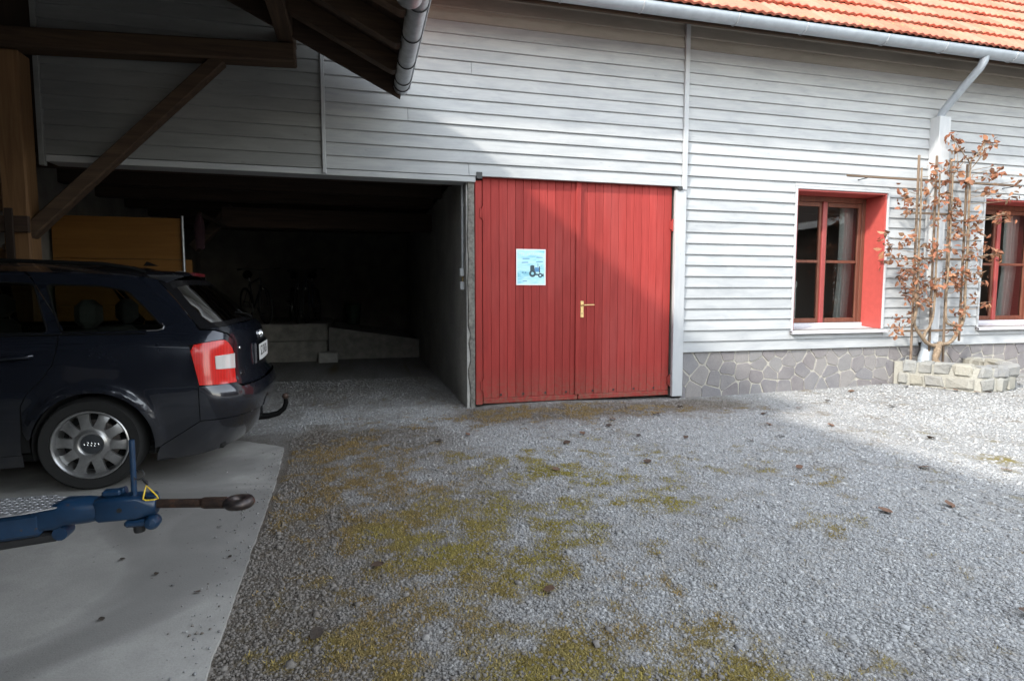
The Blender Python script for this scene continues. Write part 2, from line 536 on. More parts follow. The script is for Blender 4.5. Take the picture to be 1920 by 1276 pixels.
gx = axis_pts(-.9, 5.6, .026, -70, 90)
gy = axis_pts(-5.4, .3, .026, -90, 70)
GX, GY = np.meshgrid(gx, gy, indexing='xy')
GZ = ground_z(GX, GY)
mm, tt, ss = moss_fields(GX, GY)
GZ = GZ + .006 * mm + .004 * (vnoise(GX, GY, 14, 31, 2) - .5)
nx, ny = len(gx), len(gy)
me = bpy.data.meshes.new("ground")
verts = np.stack([GX, GY, GZ], -1).reshape(-1, 3)
ii = np.arange(nx * ny).reshape(ny, nx)
quads = np.stack([ii[:-1, :-1], ii[:-1, 1:], ii[1:, 1:], ii[1:, :-1]], -1).reshape(-1, 4)
me.vertices.add(len(verts)); me.vertices.foreach_set("co", verts.ravel())
me.loops.add(quads.size); me.loops.foreach_set("vertex_index", quads.ravel())
me.polygons.add(len(quads)); me.polygons.foreach_set("loop_start", np.arange(0, quads.size, 4))
me.polygons.foreach_set("use_smooth", np.ones(len(quads), dtype=bool))
me.update(calc_edges=True)
att = me.attributes.new("cover", 'FLOAT_COLOR', 'POINT')
att.data.foreach_set("color", np.stack([mm, tt, ss, np.ones_like(mm)], -1).reshape(-1).astype(np.float32))

t = NT("gravel_ground")
p = t.pos()
cov = t.node("ShaderNodeSeparateColor"); t.put(cov.inputs[0], t.attr("cover"))
v1 = t.voro(p, 90, 'F1', 'Color'); d1 = t.voro(p, 90, 'F1', 'Distance')
sv = t.node("ShaderNodeSeparateColor"); t.put(sv.inputs[0], v1)
n1 = t.noise(p, 2.2, 4, .6); n2 = t.noise(p, 30, 4, .6); n3 = t.noise(p, 150, 3, .6)
c = t.ramp(sv.outputs[0], [(0, (.22, .223, .225)), (.3, (.285, .288, .287)), (.6, (.34, .34, .333)), (.85, (.39, .386, .374)), (1, (.25, .237, .218))])
c = t.mix(t.ramp(d1, [(.35, 0), (.8, .6)]), c, (.17, .165, .152))
c = t.mix(t.ramp(n1, [(.4, 0), (.75, .3)]), c, (.27, .26, .235))
soil = t.ramp(n2, [(.3, (.055, .042, .030)), (.7, (.125, .10, .075))])
c = t.mix(t.math('MULTIPLY', cov.outputs[2], .85), c, soil)
brown = t.ramp(n3, [(.3, (.085, .062, .030)), (.75, (.24, .175, .08))])
green = t.ramp(n3, [(.3, (.095, .082, .022)), (.75, (.28, .235, .065))])
mossc = t.mix(t.ramp(cov.outputs[1], [(.2, 0), (.75, 1)]), brown, green)
c = t.mix(t.ramp(t.math('ADD', cov.outputs[0], t.math('MULTIPLY', t.math('SUBTRACT', n3, .5), .5)), [(.12, 0), (.75, 1)]), c, mossc)
h = t.math('ADD', t.math('MULTIPLY', t.math('SUBTRACT', 1.0, d1), 1.0), t.math('MULTIPLY', n3, .5))
M['ground'] = t.out(c, .95, None, t.bump(h, .9, .012), Specular_IOR_Level=.15)
me.materials.append(M['ground'])
ground = mesh_object("ground", me)
tag(ground, "wide gravel yard with moss patches in front of the barn", "ground", kind="structure")

# loose stones lying on the yard, far too many to count
def scatter_stones(n, x0, x1, y0, y1, smin, smax, seed):
    r = np.random.default_rng(seed)
    x = r.uniform(x0, x1, n); y = r.uniform(y0, y1, n)
    m_, t_, s_ = moss_fields(x, y)
    keep = r.random(n) > np.clip(m_ * .72 + s_ * .22, 0, .9)
    keep &= ~((x < -.53) & (y < -1.3)) & ~((x < -.62 + (-.9 - y) * .6) & (x < -.6) & (y < -.72))
    keep &= ~((x > 1.2) & (y > -.03))
    keep &= (((x - CAM.x) ** 2 + (y - CAM.y) ** 2) > .3)
    x, y, m_, s_ = x[keep], y[keep], m_[keep], s_[keep]
    k = len(x)
    size = smin + (smax - smin) * r.random(k) ** 2.2
    base = np.array([(-1, -1, -1), (1, -1, -1), (1, 1, -1), (-1, 1, -1), (-1, -1, 1), (1, -1, 1), (1, 1, 1), (-1, 1, 1)], float)
    v = base[None] * .5 * (1 + .75 * (r.random((k, 8, 3)) - .5))
    v[:, 4:, :2] *= .70
    v *= (np.stack([np.ones(k), r.uniform(.6, 1, k), r.uniform(.32, .6, k)], -1) * size[:, None])[:, None]
    a, b = r.uniform(0, 2 * np.pi, k), r.uniform(-.35, .35, k)
    ca, sa, cb, sb = np.cos(a)[:, None], np.sin(a)[:, None], np.cos(b)[:, None], np.sin(b)[:, None]
    vx, vz = v[..., 0] * cb + v[..., 2] * sb, -v[..., 0] * sb + v[..., 2] * cb
    vx, vy = vx * ca - v[..., 1] * sa, vx * sa + v[..., 1] * ca
    z = ground_z(x, y) + size * .11 + .004 * m_
    V = np.stack([vx + x[:, None], vy + y[:, None], vz + z[:, None]], -1).reshape(-1, 3)
    F = np.array([(0, 3, 2, 1), (4, 5, 6, 7), (0, 1, 5, 4), (1, 2, 6, 5), (2, 3, 7, 6), (3, 0, 4, 7)])
    F = (F[None] + 8 * np.arange(k)[:, None, None]).reshape(-1, 4)
    pal = np.array([(.24, .243, .244), (.29, .293, .29), (.33, .332, .325), (.375, .374, .364), (.27, .27, .266), (.31, .293, .268), (.45, .45, .435), (.19, .191, .192)])
    pick = r.choice(len(pal), k, p=[.17, .22, .2, .12, .13, .07, .03, .06])
    colr = pal[pick] * (1 + .25 * (r.random((k, 1)) - .5))
    dirt = np.clip(s_ * .85 + m_ * .35, 0, .8)[:, None]
    colr = colr * (1 - dirt) + np.array((.13, .105, .08)) * dirt
    return V, F, np.repeat(colr, 8, axis=0)

parts = [scatter_stones(95000, -.55, 3.2, -5.3, -3.3, .005, .0165, 41), scatter_stones(76000, -.55, 4.4, -3.3, -1.5, .006, .018, 42), scatter_stones(9000, -1.7, 1.1, -.9, 2.6, .010, .022, 46),
         scatter_stones(32000, -.6, 5.4, -1.5, .3, .009, .022, 43), scatter_stones(9000, 3.2, 6.8, -4.2, -1.5, .012, .028, 44), scatter_stones(5000, 5.2, 8.6, -2.2, -.05, .014, .03, 45)]
def spill(n, seed):
    global SPILL
    r = np.random.default_rng(seed)
    V, F, C_ = scatter_stones(n * 3, -.5, 3.0, -4.9, -1.3, .004, .012, seed)
    k = len(V) // 8
    V = V.reshape(k, 8, 3)
    c0 = V.mean(1)
    y = c0[:, 1]; edge_x = np.interp(y, [-5.2, -4.2, -3.48, -2.8, -2.2, -1.6, -1.26], [-.50, -.515, -.53, -.55, -.565, -.60, -.62])
    nxp = edge_x - np.abs(r.normal(0, .10, k)) - .002
    V = V + np.stack([nxp - c0[:, 0], np.zeros(k), .0225 - c0[:, 2]], -1)[:, None]
    pick = np.arange(k)[: n]
    return V[pick].reshape(-1, 3), F[: len(pick) * 6], C_[: len(pick) * 8]
parts.append(spill(320, 61))
parts.append(scatter_stones(1500, -.5, 3.4, -5.2, -2.0, .018, .034, 62)); parts.append(scatter_stones(900, .2, 6.5, -3.0, -.3, .02, .036, 63))
Vs, Fs, Cs, off = [], [], [], 0
for V, F, Cc in parts:
    Vs.append(V); Fs.append(F + off); Cs.append(Cc); off += len(V)
V = np.concatenate(Vs); F = np.concatenate(Fs); Cc = np.concatenate(Cs)
me = bpy.data.meshes.new("gravel")
me.vertices.add(len(V)); me.vertices.foreach_set("co", V.ravel())
me.loops.add(F.size); me.loops.foreach_set("vertex_index", F.ravel())
me.polygons.add(len(F)); me.polygons.foreach_set("loop_start", np.arange(0, F.size, 4))
me.update(calc_edges=True)
att = me.attributes.new("tint", 'FLOAT_COLOR', 'POINT')
att.data.foreach_set("color", np.concatenate([Cc, np.ones((len(Cc), 1))], 1).astype(np.float32).ravel())
t = NT("gravel_stone")
nz = t.noise(t.pos(), 180, 2, .6)
M['gravel'] = t.out(t.mix(t.math('MULTIPLY', nz, .35), t.attr("tint"), (.2, .2, .2)), .85, None, None, Specular_IOR_Level=.25)
me.materials.append(M['gravel'])
gravel = mesh_object("gravel", me)
tag(gravel, "loose grey crushed stone lying all over the yard", "gravel", kind="stuff")

# short moss and grass tips
def scatter_moss(n, seed):
    r = np.random.default_rng(seed)
    x = r.uniform(-.55, 3.2, n * 6); y = r.uniform(-5.2, -.1, n * 6)
    m_, t_, s_ = moss_fields(x, y)
    keep = r.random(len(x)) < np.clip((m_ - .25) * 1.6, 0, 1)
    x, y, t_ = x[keep][:n], y[keep][:n], t_[keep][:n]
    k = len(x)
    hgt = r.uniform(.006, .016, k); wd = r.uniform(.0012, .003, k)
    a = r.uniform(0, 2 * np.pi, k); lean = r.uniform(.2, 1.3, k) * hgt; la = r.uniform(0, 2 * np.pi, k)
    z = ground_z(x, y) + .003
    p0 = np.stack([x + np.cos(a) * wd, y + np.sin(a) * wd, z], -1); p1 = np.stack([x - np.cos(a) * wd, y - np.sin(a) * wd, z], -1)
    p2 = np.stack([x + np.cos(la) * lean, y + np.sin(la) * lean, z + hgt], -1)
    V = np.stack([p0, p1, p2], 1).reshape(-1, 3)
    g_ = np.array((.27, .23, .055)); b_ = np.array((.25, .175, .08)); k_ = np.clip((t_ + .25 * (r.random(k) - .5) - .2) / .5, 0, 1)[:, None]
    colr = (b_ * (1 - k_) + g_ * k_) * (.6 + .9 * r.random((k, 1)))
    return V, np.repeat(colr, 3, axis=0)
V, Cc = scatter_moss(60000, 77)
me = bpy.data.meshes.new("moss")
nT = len(V) // 3
me.vertices.add(len(V)); me.vertices.foreach_set("co", V.ravel())
me.loops.add(len(V)); me.loops.foreach_set("vertex_index", np.arange(len(V)))
me.polygons.add(nT); me.polygons.foreach_set("loop_start", np.arange(0, len(V), 3))
me.update(calc_edges=True)
att = me.attributes.new("tint", 'FLOAT_COLOR', 'POINT')
att.data.foreach_set("color", np.concatenate([Cc, np.ones((len(Cc), 1))], 1).astype(np.float32).ravel())
t = NT("moss_tips")
M['moss'] = t.out(t.attr("tint"), .9, None, None, Specular_IOR_Level=.1)
me.materials.append(M['moss'])
moss = mesh_object("moss", me)
tag(moss, "low yellow green and brown moss between the gravel stones", "moss", kind="stuff")

# concrete slab of the car shelter
mb = MB()
edge = [(-.62, -1.26), (-.60, -1.6), (-.565, -2.2), (-.55, -2.8), (-.53, -3.48), (-.515, -4.2), (-.50, -5.2), (-.50, -9.0), (-6.6, -9.0), (-6.6, -.75), (-1.6, -.80), (-1.02, -.92), (-.75, -1.14)]
fine = []
rj = random.Random(3)
for i, a in enumerate(edge):
    b = edge[(i + 1) % len(edge)]
    L = math.dist(a, b); n = max(1, int(L / .05)) if L < 3 else 1
    for k in range(n):
        q = k / n
        j = rj.uniform(-.004, .004) if L < 3 else 0
        fine.append((a[0] + (b[0] - a[0]) * q + j, a[1] + (b[1] - a[1]) * q + j))
fine = fine[::-1]
if sum(fine[i][0] * fine[(i + 1) % len(fine)][1] - fine[(i + 1) % len(fine)][0] * fine[i][1] for i in range(len(fine))) < 0: fine = fine[::-1]
mb.prism(fine, (0, 0, -.12), (1, 0, 0), (0, 1, 0), .138, bevel=.008)
slab = mb.build("pavement", M['slab'])
tag(slab, "smooth grey concrete slab under the parked car", "pavement", kind="structure")
# ================================================================== barn
PITCHB, Z0 = .13, .5525              # clapboard spacing and foot of the cladding
barn = empty("barn", (0, 0, 0))
tag(barn, "long barn clad in pale grey clapboards with red double door and clay tile roof", "barn")
rb = random.Random(5)

def zl(n): return Z0 + PITCHB * n

# backing walls behind the boards (kept a little behind the cladding)
WIN = [(5.27, 6.66, .80, 2.553), (8.325, 9.715, .80, 2.553)]
BX1 = 14.0
def wall_with_holes(x0, x1, z0, z1, holes, y0, y1):
    mb = MB()
    xs = sorted(set([x0, x1] + [h[0] for h in holes] + [h[1] for h in holes]))
    for a, b in zip(xs[:-1], xs[1:]):
        cuts = [(h[2], h[3]) for h in holes if h[0] <= a + 1e-6 and h[1] >= b - 1e-6]
        z = z0
        for c0, c1 in sorted(cuts):
            mb.box(a, b, y0, y1, z, c0); z = c1
        mb.box(a, b, y0, y1, z, z1)
    return mb

front = wall_with_holes(3.60, BX1, .02, 4.75, WIN, .004, .27).build("wall", M['dark_wall'], barn)
upper = wall_with_holes(-2.72, 3.60, 2.53, 4.75, [], .004, .27).build("wall", M['dark_wall'], barn)

def clapboard(x0, x1, n, parent, zt=None, zb=None, mat=None):
    """one lapped board: thin at the top, thick at the foot"""
    za = zl(n) if zb is None else zb
    zb_ = (zl(n + 1) if zt is None else zt) + .012
    j = rb.uniform(-.0015, .0015); w = rb.uniform(-.001, .0012)
    yb, yt = -.032 + w, -.010
    mb = MB()
    segs = max(1, int((x1 - x0) / .9))
    prof_v = []
    for i in range(segs + 1):
        x = x0 + (x1 - x0) * i / segs
        d = j + rb.uniform(-.0006, .0006); o = rb.uniform(-.0008, .0008)
        prof_v += [(x, yt, zb_), (x, yb + o, za + .004 + d), (x, yb + .004 + o, za + d), (x, .002, za + d), (x, .002, zb_)]
    fs = []
    for i in range(segs):
        a, b = i * 5, (i + 1) * 5
        for k in range(5):
            l = (k + 1) % 5
            fs.append((a + k, a + l, b + l, b + k))
    fs.append((0, 4, 3, 2, 1)); e = segs * 5
    fs.append((e, e + 1, e + 2, e + 3, e + 4))
    mb.add(prof_v, fs)
    return mb.build("clapboard", mat or M['white_board'], parent)

XB = [-2.70, -.335, -.295, 3.665, 3.715, 7.30]
rowmax = 27
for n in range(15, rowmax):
    clapboard(-2.69, -.335, n, upper, mat=M['darker_board'])
    if n % 4 == 3:
        cut = rb.uniform(.2, 1.2)
        clapboard(-.295, cut - .002, n, upper); clapboard(cut + .002, 3.665, n, upper)
    else:
        clapboard(-.295, 3.665, n, upper)
for n in range(0, rowmax):
    for (a, b) in (((3.725, 7.298), (7.49, BX1)) if n < 23 else ((3.725, BX1),)):
        spans = [(a, b)]
        for w in WIN:
            wx0, wx1, wz0, wz1 = w[0] - .028, w[1] + .028, w[2] - .05, w[3] + .028
            new = []
            for (s0, s1) in spans:
                if s1 <= wx0 or s0 >= wx1 or zl(n) >= wz1 or zl(n + 1) <= wz0 + .02: new.append((s0, s1, None, None)) if False else new.append((s0, s1))
                else:
                    if zl(n) < wz0 - .03:      # board notched under the sill
                        clapboard(wx0, wx1, n, front, zt=wz0 - .012)
                    elif zl(n + 1) > wz1 + .03:   # board notched over the head
                        clapboard(wx0, wx1, n, front, zb=wz1)
                    if s0 < wx0: new.append((s0, wx0))
                    if s1 > wx1: new.append((wx1, s1))
            spans = new
        for (s0, s1) in spans:
            if s1 - s0 > .02: clapboard(s0, s1, n, front)

# top boards under the eaves, with the eave shade painted into their colour
wb = M['white_board']; M['white_board'] = M['eaves_shade_board']
for n in range(27, 31):
    for (a, b, par) in ((-2.69, -.335, upper), (-.295, 3.665, upper), (3.725, BX1, front)): clapboard(a, b, n, par)
M['white_board'] = wb
# cover strips and trims
MB().cbox(-.333, -.297, -.050, .003, 2.452, 4.72, .004).build("cover_strip", M['white_trim'], barn)
MB().cbox(3.667, 3.723, -.055, .003, 2.46, 4.72, .004).build("cover_strip", M['white_trim'], barn)
MB().cbox(-2.735, -2.692, -.05, .003, 2.40, 4.72, .004).build("cover_strip", M['darker_board'], barn)
MB().cbox(3.585, 3.723, -.0465, .003, .03, 2.458, .005).build("door_post_trim", M['white_trim'], barn)
MB().cbox(-2.69, 1.215, -.024, .20, 2.440, 2.499, .004).build("lintel_board", M['white_board'], barn)
MB().cbox(1.215, 3.583, .10, .20, 2.47, 2.54, .003).build("lintel_board", M['black_metal'], barn)
mb = MB(); mb.cbox(1.222, 1.285, -.042, -.002, 2.475, 2.545, .002); mb.build("stop_block", M['black_metal'], barn)
mb = MB(); mb.cbox(3.60, 3.655, -.0625, -.0485, 2.455, 2.50, .002); mb.build("stop_block", M['black_metal'], barn)

# ------------------------------------------------------------ stone plinth
plinth = MB().box(3.725, BX1, .003, .26, -.25, Z0 - .004).build("plinth", M['mortar'], barn)

def clip_poly(poly, nx_, ny_, d):
    out_ = []
    m = len(poly)
    for i in range(m):
        a, b = poly[i], poly[(i + 1) % m]
        da, db = a[0] * nx_ + a[1] * ny_ - d, b[0] * nx_ + b[1] * ny_ - d
        if da <= 0: out_.append(a)
        if da * db < 0:
            q = da / (da - db); out_.append((a[0] + (b[0] - a[0]) * q, a[1] + (b[1] - a[1]) * q))
    return out_

rs = random.Random(21)
pts = []
tries = 0
while tries < 6000:
    tries += 1
    q = (rs.uniform(3.7, 10.6), rs.uniform(.02, .54))
    need = rs.choice((.15, .19, .23, .28))
    if all(math.hypot((q[0] - o_[0]) * .9, (q[1] - o_[1]) * 1.15) > need for o_ in pts): pts.append(q)
for k, pt in enumerate(pts):
    poly = [(3.728, -.06), (10.6, -.06), (10.6, Z0 - .008), (3.728, Z0 - .008)]
    for q in pts:
        if q is pt or abs(q[0] - pt[0]) > 1: continue
        nx_, ny_ = q[0] - pt[0], q[1] - pt[1]
        L = math.hypot(nx_, ny_)
        d = (q[0] ** 2 + q[1] ** 2 - pt[0] ** 2 - pt[1] ** 2) / (2 * L) - rs.choice((.003, .005, .009))
        poly = clip_poly(poly, nx_ / L, ny_ / L, d)
        if len(poly) < 3: break
    if len(poly) < 3: continue
    area = .5 * abs(sum(poly[i][0] * poly[(i + 1) % len(poly)][1] - poly[(i + 1) % len(poly)][0] * poly[i][1] for i in range(len(poly))))
    if area < .002: continue
    # knock the corners off and roughen the outline
    rough = []
    for i, a in enumerate(poly):
        b = poly[(i + 1) % len(poly)]
        L = math.dist(a, b)
        if L < .03: continue
        for q in (.10, .5, .90):
            j = .006 if L > .08 else .003
            rough.append((a[0] + (b[0] - a[0]) * q + rs.uniform(-j, j), a[1] + (b[1] - a[1]) * q + rs.uniform(-j, j)))
    if len(rough) < 5: continue
    mb = MB()
    mb.prism(rough, (0, .02, 0), (1, 0, 0), (0, 0, 1), rs.uniform(.021, .028), bevel=.006)
    mb.build("stone", M['stone'], plinth)

# ------------------------------------------------------------ windows
def make_window(x0, x1, z0, z1, parent):
    yb = .28
    w = MB().box(x0 + .02, x1 - .02, yb + .055, yb + .075, z1 - .05, z1 - .03).build("window", M['window_wood'], parent)
    # reveal boards, painted red
    mb = MB(); mb.box(x1 - .022, x1, -.02, yb + .08, z0, z1 - .022); mb.build("jamb", M['red_reveal'], w)
    mb = MB(); mb.box(x0, x0 + .022, -.02, yb + .08, z0, z1 - .022); mb.build("jamb", M['red_reveal'], w)
    mb = MB(); mb.box(x0, x1, -.02, yb + .08, z1 - .022, z1); mb.build("head", M['red_reveal'], w)
    # thin pale trim round the opening
    mb = MB()
    mb.cbox(x0 - .026, x0, -.040, .002, z0 - .004, z1 + .026, .002); mb.cbox(x1, x1 + .026, -.040, .002, z0 - .004, z1 + .026, .002)
    mb.cbox(x0, x1, -.040, .002, z1, z1 + .026, .002)
    mb.build("trim", M['white_trim'], w)
    # sill: sloping sheet with a turned-down lip
    mb = MB()
    mb.add([(x0 - .045, -.085, z0 - .048), (x1 + .045, -.085, z0 - .048), (x1 + .045, -.085, z0 - .022), (x0 - .045, -.085, z0 - .022),
            (x1 - .022, yb + .01, z0 + .022), (x0 + .022, yb + .01, z0 + .022), (x0 - .045, -.030, z0 - .012), (x1 + .045, -.030, z0 - .012), (x0 - .045, -.075, z0 - .048), (x1 + .045, -.075, z0 - .048), (x0 - .045, -.030, z0 - .03), (x1 + .045, -.030, z0 - .03)],
           [(0, 1, 2, 3), (3, 2, 7, 6), (6, 7, 4, 5), (0, 8, 9, 1), (8, 10, 11, 9)])
    mb.build("sill", M['sill'], w)
    mb = MB(); mb.cbox(x0 + .022, x1 - .022, yb - .02, yb + .05, z0 + .018, z0 + .066, .004); mb.build("lower_rail", M['sill'], w)
    # fixed frame
    fx0, fx1, fz0, fz1 = x0 + .022, x1 - .022, z0 + .066, z1 - .022
    mb = MB()
    mb.cbox(fx0, fx0 + .055, yb, yb + .06, fz0, fz1, .004); mb.cbox(fx1 - .055, fx1, yb, yb + .06, fz0, fz1, .004)
    mb.cbox(fx0 + .055, fx1 - .055, yb, yb + .06, fz1 - .07, fz1, .004)
    mb.build("frame", M['window_wood'], w)
    xm = (fx0 + fx1) / 2
    mb = MB(); mb.cbox(xm - .032, xm + .032, yb - .018, yb + .03, fz0 + .002, fz1 - .068, .005); mb.build("mullion", M['window_red'], w)
    zm = fz0 + (fz1 - fz0) * .49
    for (a, b) in ((fx0 + .055, xm - .012), (xm + .012, fx1 - .055)):
        mb = MB()
        a0, b0 = a + .002, b - .002
        mb.cbox(a0, a0 + .05, yb + .008, yb + .052, fz0 + .004, fz1 - .074, .004); mb.cbox(b0 - .05, b0, yb + .008, yb + .052, fz0 + .004, fz1 - .074, .004)
        mb.cbox(a0 + .05, b0 - .05, yb + .008, yb + .052, fz0 + .004, fz0 + .064, .004); mb.cbox(a0 + .05, b0 - .05, yb + .008, yb + .052, fz1 - .13, fz1 - .074, .004)
        mb.cbox(a0 + .05, b0 - .05, yb + .012, yb + .048, zm - .018, zm + .018, .004)
        mb.build("casement", M['window_wood'], w)
        for (c0, c1) in ((fz0 + .064, zm - .018), (zm + .018, fz1 - .13)):
            MB().add([(a0 + .05, yb + .03, c0), (b0 - .05, yb + .03, c0), (b0 - .05, yb + .03, c1), (a0 + .05, yb + .03, c1)], [(0, 1, 2, 3)]).build("pane", M['glass'], w)
    return w

for w in WIN: make_window(*w, barn)

# room behind the windows
mb = MB()
mb.box(3.75, 12.5, 4.6, 4.7, .05, 3.0); mb.box(3.75, 12.5, .275, 4.7, .0, .1); mb.box(3.75, 12.5, .275, 4.7, 3.0, 3.1); mb.box(3.75, 3.85, .275, 4.6, .1, 3.0); mb.box(12.4, 12.5, .275, 4.6, .1, 3.0)
mb.build("room_shell", M['room'], barn)

# ------------------------------------------------------------ double door
def door_leaf(x0, x1, handle_side):
    d = MB().box(x0 + .01, x1 - .01, .062, .085, .075, 2.54).build("door_leaf", M['red_door'], barn)
    n = 12
    xs = [x0 + (x1 - x0) * i / n for i in range(n + 1)]
    for i in range(n):
        a, b = xs[i] + .0012, xs[i + 1] - .0012
        mb = MB()
        off = rb.uniform(-.0015, .0015)
        mb.cbox(a, b, .036 + off, .0605, .10, 2.54, .0025)
        if i % 2 == 0 and False: pass
        mb.build("plank", M['red_door'], d)
    mb = MB(); mb.cbox(x0, x1, .026, .062, .040, .098, .006); mb.build("bottom_rail", M['red_door'], d)
    return d
leafL = door_leaf(1.300, 2.408, 1)
leafR = door_leaf(2.418, 3.578, 0)
for lf, xs in ((leafL, (1.50, 1.76, 2.02, 2.27)), (leafR, (2.60, 2.86, 3.12, 3.38))):
    for xv in xs:       # drilled vent holes above the bottom rail
        mb = MB(); mb.lathe([(.0, 0), (.011, 0), (.013, .004)], Matrix.Translation((xv, .0345, .135)) @ Matrix.Rotation(math.pi / 2, 4, 'X'), 14)
        mb.build("vent_hole", M['black_metal'], lf)
MB().cbox(2.372, 2.432, .012, .034, .10, 2.535, .005).build("cover_lath", M['red_door'], leafL)
mb = MB(); mb.cbox(1.212, 1.288, .005, .09, .035, 2.468, .006); mb.build("door_frame", M['red_door'], barn)
mb = MB(); mb.cbox(1.243, 3.583, .095, .12, .03, 2.468, .004); mb.build("door_backing", M['dark_wall'], barn)
for zc in (.25, 2.12):      # pin hinges
    mb = MB(); mb.tube([(1.292, .0, zc - .07), (1.292, .0, zc + .07)], .012, 10); mb.cbox(1.262, 1.287, -.006, .004, zc - .05, zc + .05, .002); mb.build("hinge", M['red_door'], leafL)
for zc in (.22, 2.06):
    mb = MB(); mb.tube([(3.581, .012, zc - .07), (3.581, .012, zc + .07)], .011, 10); mb.cbox(3.555, 3.579, .012, .034, zc - .05, zc + .05, .002); mb.build("hinge", M['red_door'], leafR)
M['brass'] = plain("worn_brass", (.62, .45, .20), .38, .6, var=.2, scale=40)
hd = MB().cbox(2.434, 2.476, .021, .030, .985, 1.175, .004).build("handle_plate", M['brass'], leafR)
mb = MB(); mb.tube([(2.455, .022, 1.128), (2.455, -.02, 1.128), (2.459, -.030, 1.128), (2.475, -.034, 1.129), (2.56, -.034, 1.131), (2.585, -.031, 1.131)], [.009, .009, .009, .0085, .0075, .006], 12)
mb.build("lever", M['brass'], leafR, True)
mb = MB(); mb.cbox(2.452, 2.458, .0185, .0225, 1.022, 1.045, .001); mb.build("keyhole", M['black_metal'], leafR)

# ------------------------------------------------------------ passage through the barn
rend = MB()
prof = [(1.05, -.0), (1.05, 8.0)]
mb = MB(); mb.box(1.12, 1.208, .03, 8.0, -.2, 2.62); mb.build("passage_wall", M['old_render'], barn)
# broken plaster edge where the wall meets the door frame
rw = random.Random(4)
mb = MB()
vs, fs = [], []
for i in range(27):
    z = -.05 + 2.5 * i / 26
    a = 1.123 + rw.uniform(0, .012) + (.022 if z < .9 and rw.random() < .6 else 0)
    vs += [(a, .032, z), (a + .008, .004 + rw.uniform(0, .012), z), (1.205, .006 + rw.uniform(0, .012), z), (1.205, .05, z)]
for i in range(26):
    for k in range(3):
        fs.append((4 * i + k, 4 * i + k + 1, 4 * i + 4 + k + 1, 4 * i + 4 + k))
mb.add(vs, fs); mb.build("plaster_edge", plain("crumbling_plaster", (.15, .142, .125), .95, var=.5, scale=24, bump=.8), barn)
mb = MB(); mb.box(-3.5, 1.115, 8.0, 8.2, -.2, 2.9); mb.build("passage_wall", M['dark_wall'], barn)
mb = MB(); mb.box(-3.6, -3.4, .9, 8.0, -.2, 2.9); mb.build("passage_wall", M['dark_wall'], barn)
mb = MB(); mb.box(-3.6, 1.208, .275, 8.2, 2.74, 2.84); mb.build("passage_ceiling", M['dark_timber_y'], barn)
for yj in (.9, 1.9, 2.9, 3.9, 4.9, 5.9, 6.9):
    MB().cbox(-3.4, 1.115, yj - .07, yj + .07, 2.56, 2.74, .008).build("joist", M['dark_timber_x'], barn)
MB().cbox(-1.9, 1.115, 3.0, 3.16, 2.22, 2.50, .01).build("cross_beam", M['dark_timber_x'], barn)
mb = MB(); mb.beam((-2.3, 3.08, 1.9), (-1.75, 3.08, 2.5), .14, .14, .008); mb.build("brace", M['dark_timber_x'], barn)
# raised floor and steps at the back
mb = MB(); mb.cbox(-3.4, -.60, 5.2, 8.0, .38, .70, .02); mb.cbox(-3.4, -.62, 5.17, 8.0, -.1, .378, .015); mb.build("platform", M['old_concrete'], barn)
mb = MB(); mb.prism([(-.59, -.1), (1.115, -.1), (1.115, .36), (.2, .50), (-.59, .62)], (0, 7.9, 0), (1, 0, 0), (0, 0, 1), 2.55); mb.build("ramp", M['old_concrete'], barn)

# ------------------------------------------------------------ roof
ALPHA = math.radians(47.0)
EAVE_Y, EAVE_Z = -.60, 4.215
dirU = Vector((0, math.cos(ALPHA), math.sin(ALPHA)))      # up the slope
dirN = Vector((0, -math.sin(ALPHA), math.cos(ALPHA)))
roofb = MB()
RX0, RX1, RL = -8.0, BX1, 7.4
def sl(x, u, n): return Vector((x, EAVE_Y, EAVE_Z)) + dirU * u + dirN * n
a = [sl(RX0, .05, -.06), sl(RX1, .05, -.06), sl(RX1, RL, -.06), sl(RX0, RL, -.06), sl(RX0, .05, -.03), sl(RX1, .05, -.03), sl(RX1, RL, -.03), sl(RX0, RL, -.03)]
roofb.add(a, [(0, 3, 2, 1), (4, 5, 6, 7), (0, 1, 5, 4), (1, 2, 6, 5), (2, 3, 7, 6), (3, 0, 4, 7)])
topY, topZ = sl(0, RL, 0).y, sl(0, RL, 0).z
roofb.add([(RX0, topY, topZ), (RX1, topY, topZ), (RX1, topY + 6.5, 4.2), (RX0, topY + 6.5, 4.2)], [(0, 1, 2, 3)])
roof = roofb.build("roof", M['dark_timber_x'], barn)
TW, TE = .215, .345
def tile_mesh():
    """interlocking clay tile with two rolls and a thick nose"""
    prof = []
    k = 12
    for i in range(k + 1):
        q = i / k
        prof.append((q * TW * 1.02, .020 * (0.5 - 0.5 * math.cos(2 * math.pi * 2 * q)) ** .8))
    vs, fs = [], []
    for (u, lift, th) in ((-.02, .060, 0), (.0, .066, 0), (TE + .045, .016, 0)):
        for (x, h) in prof:
            hh = h * (1.0 if u >= 0 else .8)
            vs.append(Vector((x, 0, 0)) + dirU * u + dirN * (lift + hh))
    m = len(prof)
    for (x, h) in prof: vs.append(Vector((x, 0, 0)) + dirU * -.016 + dirN * (.034 + h * .8))
    for r_ in range(2):
        for i in range(m - 1): fs.append((r_ * m + i, r_ * m + i + 1, (r_ + 1) * m + i + 1, (r_ + 1) * m + i))
    for i in range(m - 1): fs.append((3 * m + i, 3 * m + i + 1, i + 1, i))
    mb = MB().add(vs, fs)
    return mb.mesh("tile", M['tile'], True)
tile_me = tile_mesh()
try: tile_me.set_sharp_from_angle(angle=math.radians(50))
except Exception: pass
NROW = 10
rest = MB()
